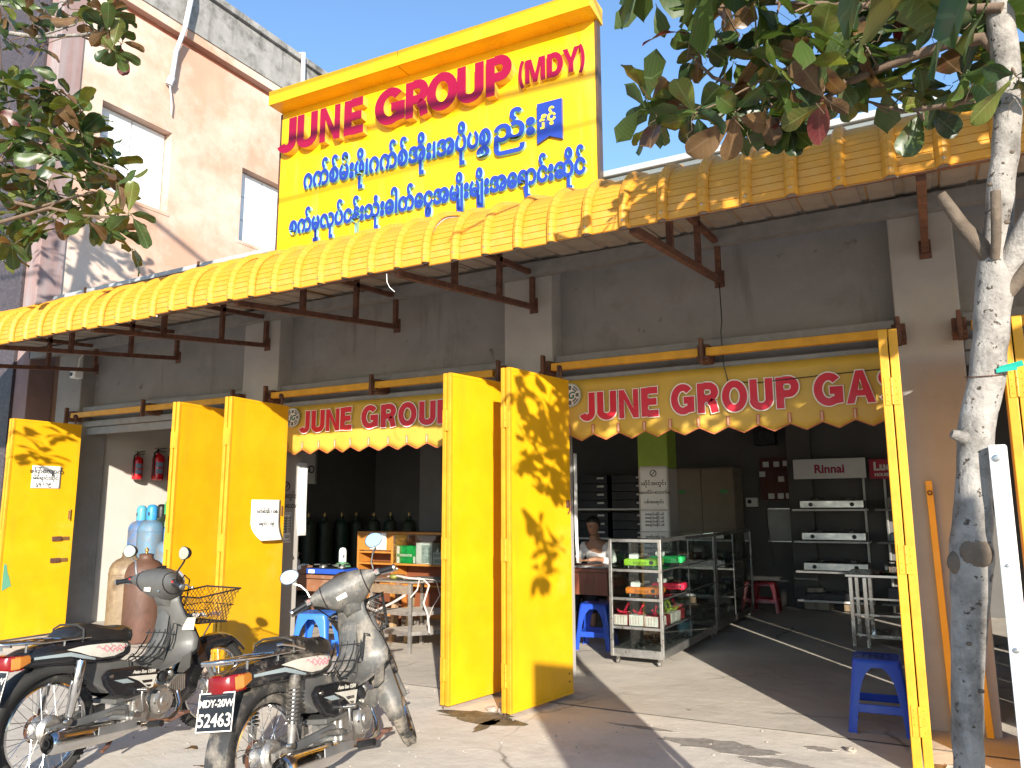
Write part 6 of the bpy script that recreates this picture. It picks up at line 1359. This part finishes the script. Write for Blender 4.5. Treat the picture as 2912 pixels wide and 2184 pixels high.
RR=[(-0.84,3.47,3.93),(-0.70,3.47,3.85),(-0.50,2.93,3.42),(-0.41,2.95,3.44),(-0.37,3.40,3.63),(-0.23,3.34,3.59),(-0.19,3.30,3.47),(-0.09,3.08,3.39),(0.00,3.26,3.49),(0.09,3.26,3.42),(0.12,3.25,3.32),(0.16,3.00,3.19),(0.23,3.16,3.31),(-0.82,3.14,3.48),(-0.80,3.33,3.54),(-0.72,3.50,3.60),(-0.67,3.47,3.64),(-0.48,3.23,3.35),(-0.49,3.17,3.42),(-0.37,3.06,3.18),(-0.29,2.92,3.11),(-0.39,2.92,3.04),(-0.25,3.18,3.19),(-0.13,3.09,3.23),(-0.06,3.13,3.29),(-0.03,3.44,3.31),(-1.03,3.22,3.26),(-0.91,3.24,3.26),(-0.95,3.04,3.09),(-0.76,2.91,3.00),(-0.68,3.10,3.14),(-0.61,2.98,3.00),(-0.53,3.21,3.11),(-0.47,3.50,3.27),(-0.39,3.30,3.11),(-0.28,3.01,2.99),(-0.22,3.44,3.21),(-0.46,3.38,3.12),(-0.59,3.34,3.09),(-0.01,3.44,3.14),(0.06,3.36,3.04),(0.16,3.37,3.07),(0.21,3.11,3.00),(0.20,3.49,3.26),(0.33,3.48,3.08),(0.34,3.00,2.89),(0.37,3.35,3.22),(0.40,3.33,3.36)]
RR = [(x, y, z+.075) for x, y, z in RR]
def twigs(tree, pts, branches, r, m):
    nodes = [V(a).lerp(V(c), f/4) for br in branches for a, c in zip(br, br[1:]) for f in range(5)]; rn = random.Random(3)
    for c in pts:
        c = V(c); q = min(nodes, key=lambda n_: (n_-c).length)
        if (q-c).length < .03: continue
        md_ = q.lerp(c, .5)+V((rn.uniform(-.04,.04), rn.uniform(-.04,.04), rn.uniform(-.06,.0)))
        obj('twig', B().tube([q, md_, c], [r, r*.8, r*.6], 5), m, tree, W=True)
twigs(tr, RR, BR, .0055, TWIG)
n1 = leaves(tr, RR, (5,6,6), 1.04, (36,38,10,14,2), 31)
rt = B(); rn = random.Random(8)     # aerial rootlets and dead petioles
for c in RR:
    for k in range(2):
        p = V(c); q = [p]
        for s in range(5): p = p+V((rn.uniform(-.03,.03), rn.uniform(-.03,.03), rn.uniform(-.04,.005))); q.append(p)
        rt.tube(q, .0011, 3, caps=False)
tag(obj('dry_tendril', rt, TWIG, tr, W=True), kind='stuff')
def in_frame(p, mg=40):
    v = V(p)-V((0,0,1.5)); z = v.dot(fwd)
    if z < .1: return False
    x = v.dot(right)/z*1665+1106; y = v.dot(down)/z*1665+829.5
    return -mg < x < 2212+mg and -mg < y < 1659+mg
SV = sd.copy()
tr.location = (-.025, 2.60, .242); tr.scale = (.8387, .8387, .8387)
rn = random.Random(77); ms = []
while len(ms) < 230:
    q = V((rn.uniform(-1.5,1.8), rn.uniform(4.0,4.6), rn.uniform(3.1,3.7)))
    q += SV*rn.uniform(2.0,4.6)
    if not in_frame(q, 110): ms.append(q)
while len(ms) < 275:
    q = V((rn.uniform(-2.95,-.2), 6.25, rn.uniform(2.05,2.45)))+SV*rn.uniform(4.2,6)
    if not in_frame(q, 60): ms.append(q)
for cpt in ((-2.87,5.30,2.36),(-2.84,5.62,2.33),(-2.82,5.76,2.14),(-2.85,5.42,1.84),(-2.84,5.6,1.32),(-2.82,5.74,1.14),(-2.84,5.58,.96)):
    t_ = 3.4
    while in_frame(V(cpt)+SV*t_, 60) and t_ < 7: t_ += .1
    ms.append(V(cpt)+SV*t_)
leaf_mass(tr, ms[:275], 6, 1.15, 4); leaf_mass(tr, ms[275:], 9, 1.3, 5)
Wt = wmat(tr); Wi = Matrix.Translation((-.03,3.1,0))
leaf_mass(tr, [Wt @ (Wi.inverted() @ V(c)) + V((rn.gauss(0,.08),rn.gauss(0,.10),rn.gauss(.02,.06))) for c in RR[::2]], 5, .95, 6)
lb = [(.42,2.95,4.2),(.1,2.4,4.4),(-.5,2.0,4.3),(-1.0,1.7,4.1)]; limb('branch', lb, (.025,.008), TWIG); limb('branch', [(.45,2.85,4.5),(.9,2.2,4.8),(1.4,1.8,5.0)], (.022,.008), TWIG)
# left tree, its trunk stands outside the picture
tl = thing('street_tree', 'large leaved tree reaching in from the left edge in front of the pink building', 'tree', (-9.1,3.1,0))
limb('trunk', [(-9.1,3.1,-.02),(-9.05,3.12,1.5),(-9.12,3.2,3.2),(-9.0,3.4,4.6),(-8.95,3.6,5.8),(-8.95,3.7,6.71),(-8.8,3.6,7.6)], (.13,.04), BARK, tl, 14)
BL = [[(-8.95,3.70,6.71),(-8.09,3.80,6.35),(-7.48,3.85,6.12),(-6.74,3.85,5.90),(-6.42,3.85,5.83),(-6.33,3.85,5.94)],[(-7.48,3.85,6.12),(-6.83,3.85,6.04),(-6.77,3.85,6.18)],[(-6.74,3.85,5.90),(-6.40,3.85,5.69),(-6.19,3.85,5.58)],[(-9.0,3.45,4.8),(-8.72,3.60,5.10),(-7.83,3.80,4.88),(-7.05,3.85,4.76),(-6.35,3.85,4.54),(-6.05,3.85,4.41)],[(-9.05,3.35,4.1),(-8.51,3.70,4.64),(-7.75,3.80,4.47),(-7.16,3.85,4.28),(-6.63,3.85,4.27),(-6.29,3.85,4.25)],[(-9.12,3.25,3.8),(-8.44,3.70,4.32),(-7.71,3.80,4.22),(-6.97,3.85,4.24),(-6.43,3.85,4.06),(-5.94,3.85,3.95)],[(-7.83,3.80,4.88),(-7.63,3.90,5.23),(-7.40,3.90,5.44)],[(-7.05,3.85,4.76),(-6.83,3.90,4.86),(-6.71,3.90,5.17)],[(-6.97,3.85,4.24),(-6.82,3.85,4.29),(-6.99,3.85,4.54)]]
for k, p_ in enumerate(BL): limb('branch', p_, (.028,.008) if k in (0,3,4,5) else (.012,.005), BARK if k in (0,1) else TWIG, tl)
RL=[(-7.47,3.82,5.78),(-7.35,3.87,5.43),(-7.33,3.84,5.39),(-8.54,4.15,6.12),(-7.07,3.85,5.43),(-7.22,4.08,5.55),(-6.45,3.75,5.02),(-7.18,4.12,5.27),(-6.89,4.13,5.20),(-6.52,3.82,4.85),(-6.50,3.90,4.73),(-6.74,4.14,4.82),(-6.40,4.01,4.62),(-6.17,3.84,4.41),(-5.70,3.66,4.12),(-6.27,3.73,4.29),(-6.77,3.99,4.38),(-5.99,3.62,3.88),(-6.41,4.14,4.17),(-5.56,3.69,3.85),(-6.37,4.14,4.03),(-6.61,3.72,4.03),(-7.81,4.17,4.31),(-7.65,3.99,4.69),(-7.16,3.85,4.62),(-7.07,3.86,4.45),(-7.94,3.96,4.88),(-7.95,3.91,5.05),(-7.34,3.72,4.94),(-6.59,3.65,4.58),(-6.78,3.86,4.66),(-8.12,4.15,4.54),(-7.86,3.94,4.15),(-6.95,3.55,3.79),(-8.12,4.07,3.99),(-7.89,4.01,5.44),(-8.42,4.14,5.74),(-6.63,3.63,4.97),(-7.56,4.02,5.27),(-6.30,3.54,4.61),(-7.61,3.96,4.49),(-7.55,3.69,4.49),(-7.50,3.66,5.04)]
RU=[(-8.47,4.04,6.83),(-7.36,3.65,6.26),(-7.40,3.86,6.40),(-7.52,4.03,6.45),(-6.81,3.72,6.18),(-6.51,3.71,5.93),(-6.88,4.04,6.35),(-6.33,3.81,5.97),(-6.41,3.96,6.10),(-5.93,3.62,5.56),(-5.99,3.78,5.54),(-5.92,3.69,5.40),(-6.67,3.94,5.98),(-7.61,3.64,5.99),(-8.20,4.08,6.37),(-6.95,3.61,5.72),(-7.15,3.96,6.21),(-7.75,3.61,6.44),(-7.33,3.73,6.15)]
twigs(tl, RL+RU, BL, .006, TWIG)
leaves(tl, RL, (4,5,5), 1.55, (42,20,24,13,1), 41); leaves(tl, RU, (5,5), 1.35, (30,16,14,36,4), 43)
ms = []; rn = random.Random(9)
for k in range(60):
    c = V((-11.2, rn.uniform(6.0,8.2), rn.uniform(3.8,5.6)))+SV*rn.uniform(4.2,6.5)
    if c.z-3.8 > 0 and not in_frame(c, 20): ms.append(c)
for k in range(40):
    c = V((-11.6-rn.uniform(0,4), 6.0, rn.uniform(.5,9)))+SV*rn.uniform(2.0,5)
    if not in_frame(c, 20): ms.append(c)
for cpt in ((-9.6,5.3,2.35),(-9.6,5.5,2.15),(-9.6,5.75,2.4),(-9.6,5.45,2.05)): ms.append(V(cpt)+SV*3.6)
leaf_mass(tl, ms, 7, 1.2, 14)
leaf_mass(tl, [V(c)+V((rn.uniform(-.35,.1),rn.uniform(-.1,.3),rn.uniform(-.2,.15))) for c in RL if c[0] < -6.3], 6, 1.35, 15)
# ================================================================ closed folding doors of the right bay, white post and an added shadow caster
for i, (a, c) in enumerate(((.62,1.20),(1.235,1.83),(1.86,2.45),(2.48,3.06))):
    t = thing('closed_door_leaf', ['closed yellow door leaf just right of the folded one','second closed yellow door leaf from the tree','third closed yellow door leaf from the tree','closed yellow door leaf next to the far pier'][i], 'door', (a, 6.12, .03), 0, 'closed leaves of the right bay')
    obj('leaf', B().box((0,0,0),(c-a,.03,2.58)), M['yellow'], t); obj('stile', B().box((0,-.004,0),(.03,-.0005,2.58)).box((c-a-.03,-.004,0),(c-a,-.0005,2.58)), M['yellow_edge'], t)
M['wpost'] = mat('chipped_white_paint', (.74,.73,.71), .55, var=.06, vs=10, dirt=((.22,.19,.16), .66, .74, 9))
t = thing('white_post', 'white painted steel post with round bolts at the right edge behind the tree', 'post', (.146,2.537,0), R(-8)); obj('post', B().box((-.021,-.021,0),(.021,.021,1.667)), M['wpost'], t, bevel=.004)
for z, r in ((1.63,.0105),(1.34,.005),(1.12,.008),(.75,.008)):
    bl = obj('bolt', B().lathe([(0,.006),(r*.5,.006),(r*.55,.003),(r,.002),(r,0)], 14, (-.003,-.0225,z), (0,-1,0)), M['steel'], t, smooth=30)
def shadow_block(label, x, y, wd, h):
    t = thing('shadow_block', label, 'post', (x, y, 0), R(36)); obj('block_body', B().box((-wd/2,-.16,0),(wd/2,.16,h-.06)), M['concrete'], t, bevel=.015); obj('block_top', B().box((-wd/2,-.16,h-.058),(wd/2,.16,h)), M['concrete'], t, bevel=.01)
shadow_block('wide concrete block added out of view to cast the shadow band on the ground', 1.94, -.567, .67, 2.56)  # unseen block, invented to throw the shadow band over yard and trunk
# ================================================================ debris
M['rub'] = mat('broken_concrete', (.36,.31,.26), .95, var=.25, vs=9, bump=.5, bs=30); M['damp'] = mat('damp_hollow', (.10,.085,.06), .6, var=.4, vs=8, dirt=((.22,.19,.14), .5, .7, 14))
rn = random.Random(6)
def blob(cx, cy, r, z, n=22, jag=.35):
    return [(cx+r[0]*math.cos(2*PI*i/n)*(1+rn.uniform(-jag,jag)), cy+r[1]*math.sin(2*PI*i/n)*(1+rn.uniform(-jag,jag))) for i in range(n)]
b = B().prism(blob(-3.05,5.05,(.32,.14),0), .0, .0035, 'xy').prism(blob(-2.92,4.90,(.05,.16),0), .0, .0035, 'xy')
tag(obj('damp_patch', b, M['damp']), kind='structure')
b = B()
for (cx, cy, rx, ry) in ((-1.35,5.18,.34,.12),(-.95,5.0,.22,.08),(-.8,5.42,.10,.05),(-1.9,5.35,.25,.03)): b.prism(blob(cx,cy,(rx,ry),0,26,.3), .0, .003, 'xy')
tag(obj('worn_patch', b, mat('worn_aggregate', (.27,.24,.21), .95, var=.3, vs=12, bump=.6, bs=40)), kind='structure')
for i, (x, y, s) in enumerate(((-3.0,5.33,.07),(-2.96,5.22,.05),(-3.08,5.24,.045),(-.62,5.45,.035),(-.05,5.3,.07),(.06,5.12,.05))):
    b = B().ball((0,0,s*.35), (s,s*.7,s*.45), 7, 5)
    for v in b.v: v += V([rn.uniform(-.2,.2)*s for _ in range(3)]); v.z = max(0, v.z)
    o = obj('rubble', b, M['rub'], loc=(x,y,.0)); tag(o, ['largest chunk of broken concrete between the two open doors','flat concrete chip beside the largest chunk','small concrete chip behind the right door','small stone on the slab joint','chunk of rubble at the foot of the edge on door','small chunk of rubble near the tree'][i], 'rubble', 'bits of rubble on the ground')
b = B()
for i in range(400):
    x, y = rn.uniform(-6,1.2), rn.uniform(2.6,5.7); s = rn.choice((.004,.006,.009)); b.ball((x,y,s*.4), (s,s*.8,s*.6), 5, 4)
tag(obj('grit', b, M['rub']), kind='stuff')
for i, (x, y) in enumerate(((-3.9,3.35),(-3.6,4.1),(-2.2,3.7),(-4.3,3.5),(-1.2,4.2),(-.5,4.6))):
    o = bpy.data.objects.new('fallen_leaf', LEAF[3][i % 4]); COL.objects.link(o); o.location = (x,y,.012); o.scale = (.45,.45,.45); o.rotation_euler = (rn.uniform(-.2,.2),rn.uniform(-.1,.3),rn.uniform(0,6)); tag(o, ['dry leaf between the two motorcycles','dry leaf just right of the right motorcycle','dry leaf in the open sun right of the motorcycles','dry leaf under the left motorcycle','dry leaf in the sun before the wide doorway','dry leaf in front of the edge on door'][i], 'leaf', 'fallen leaves on the ground')
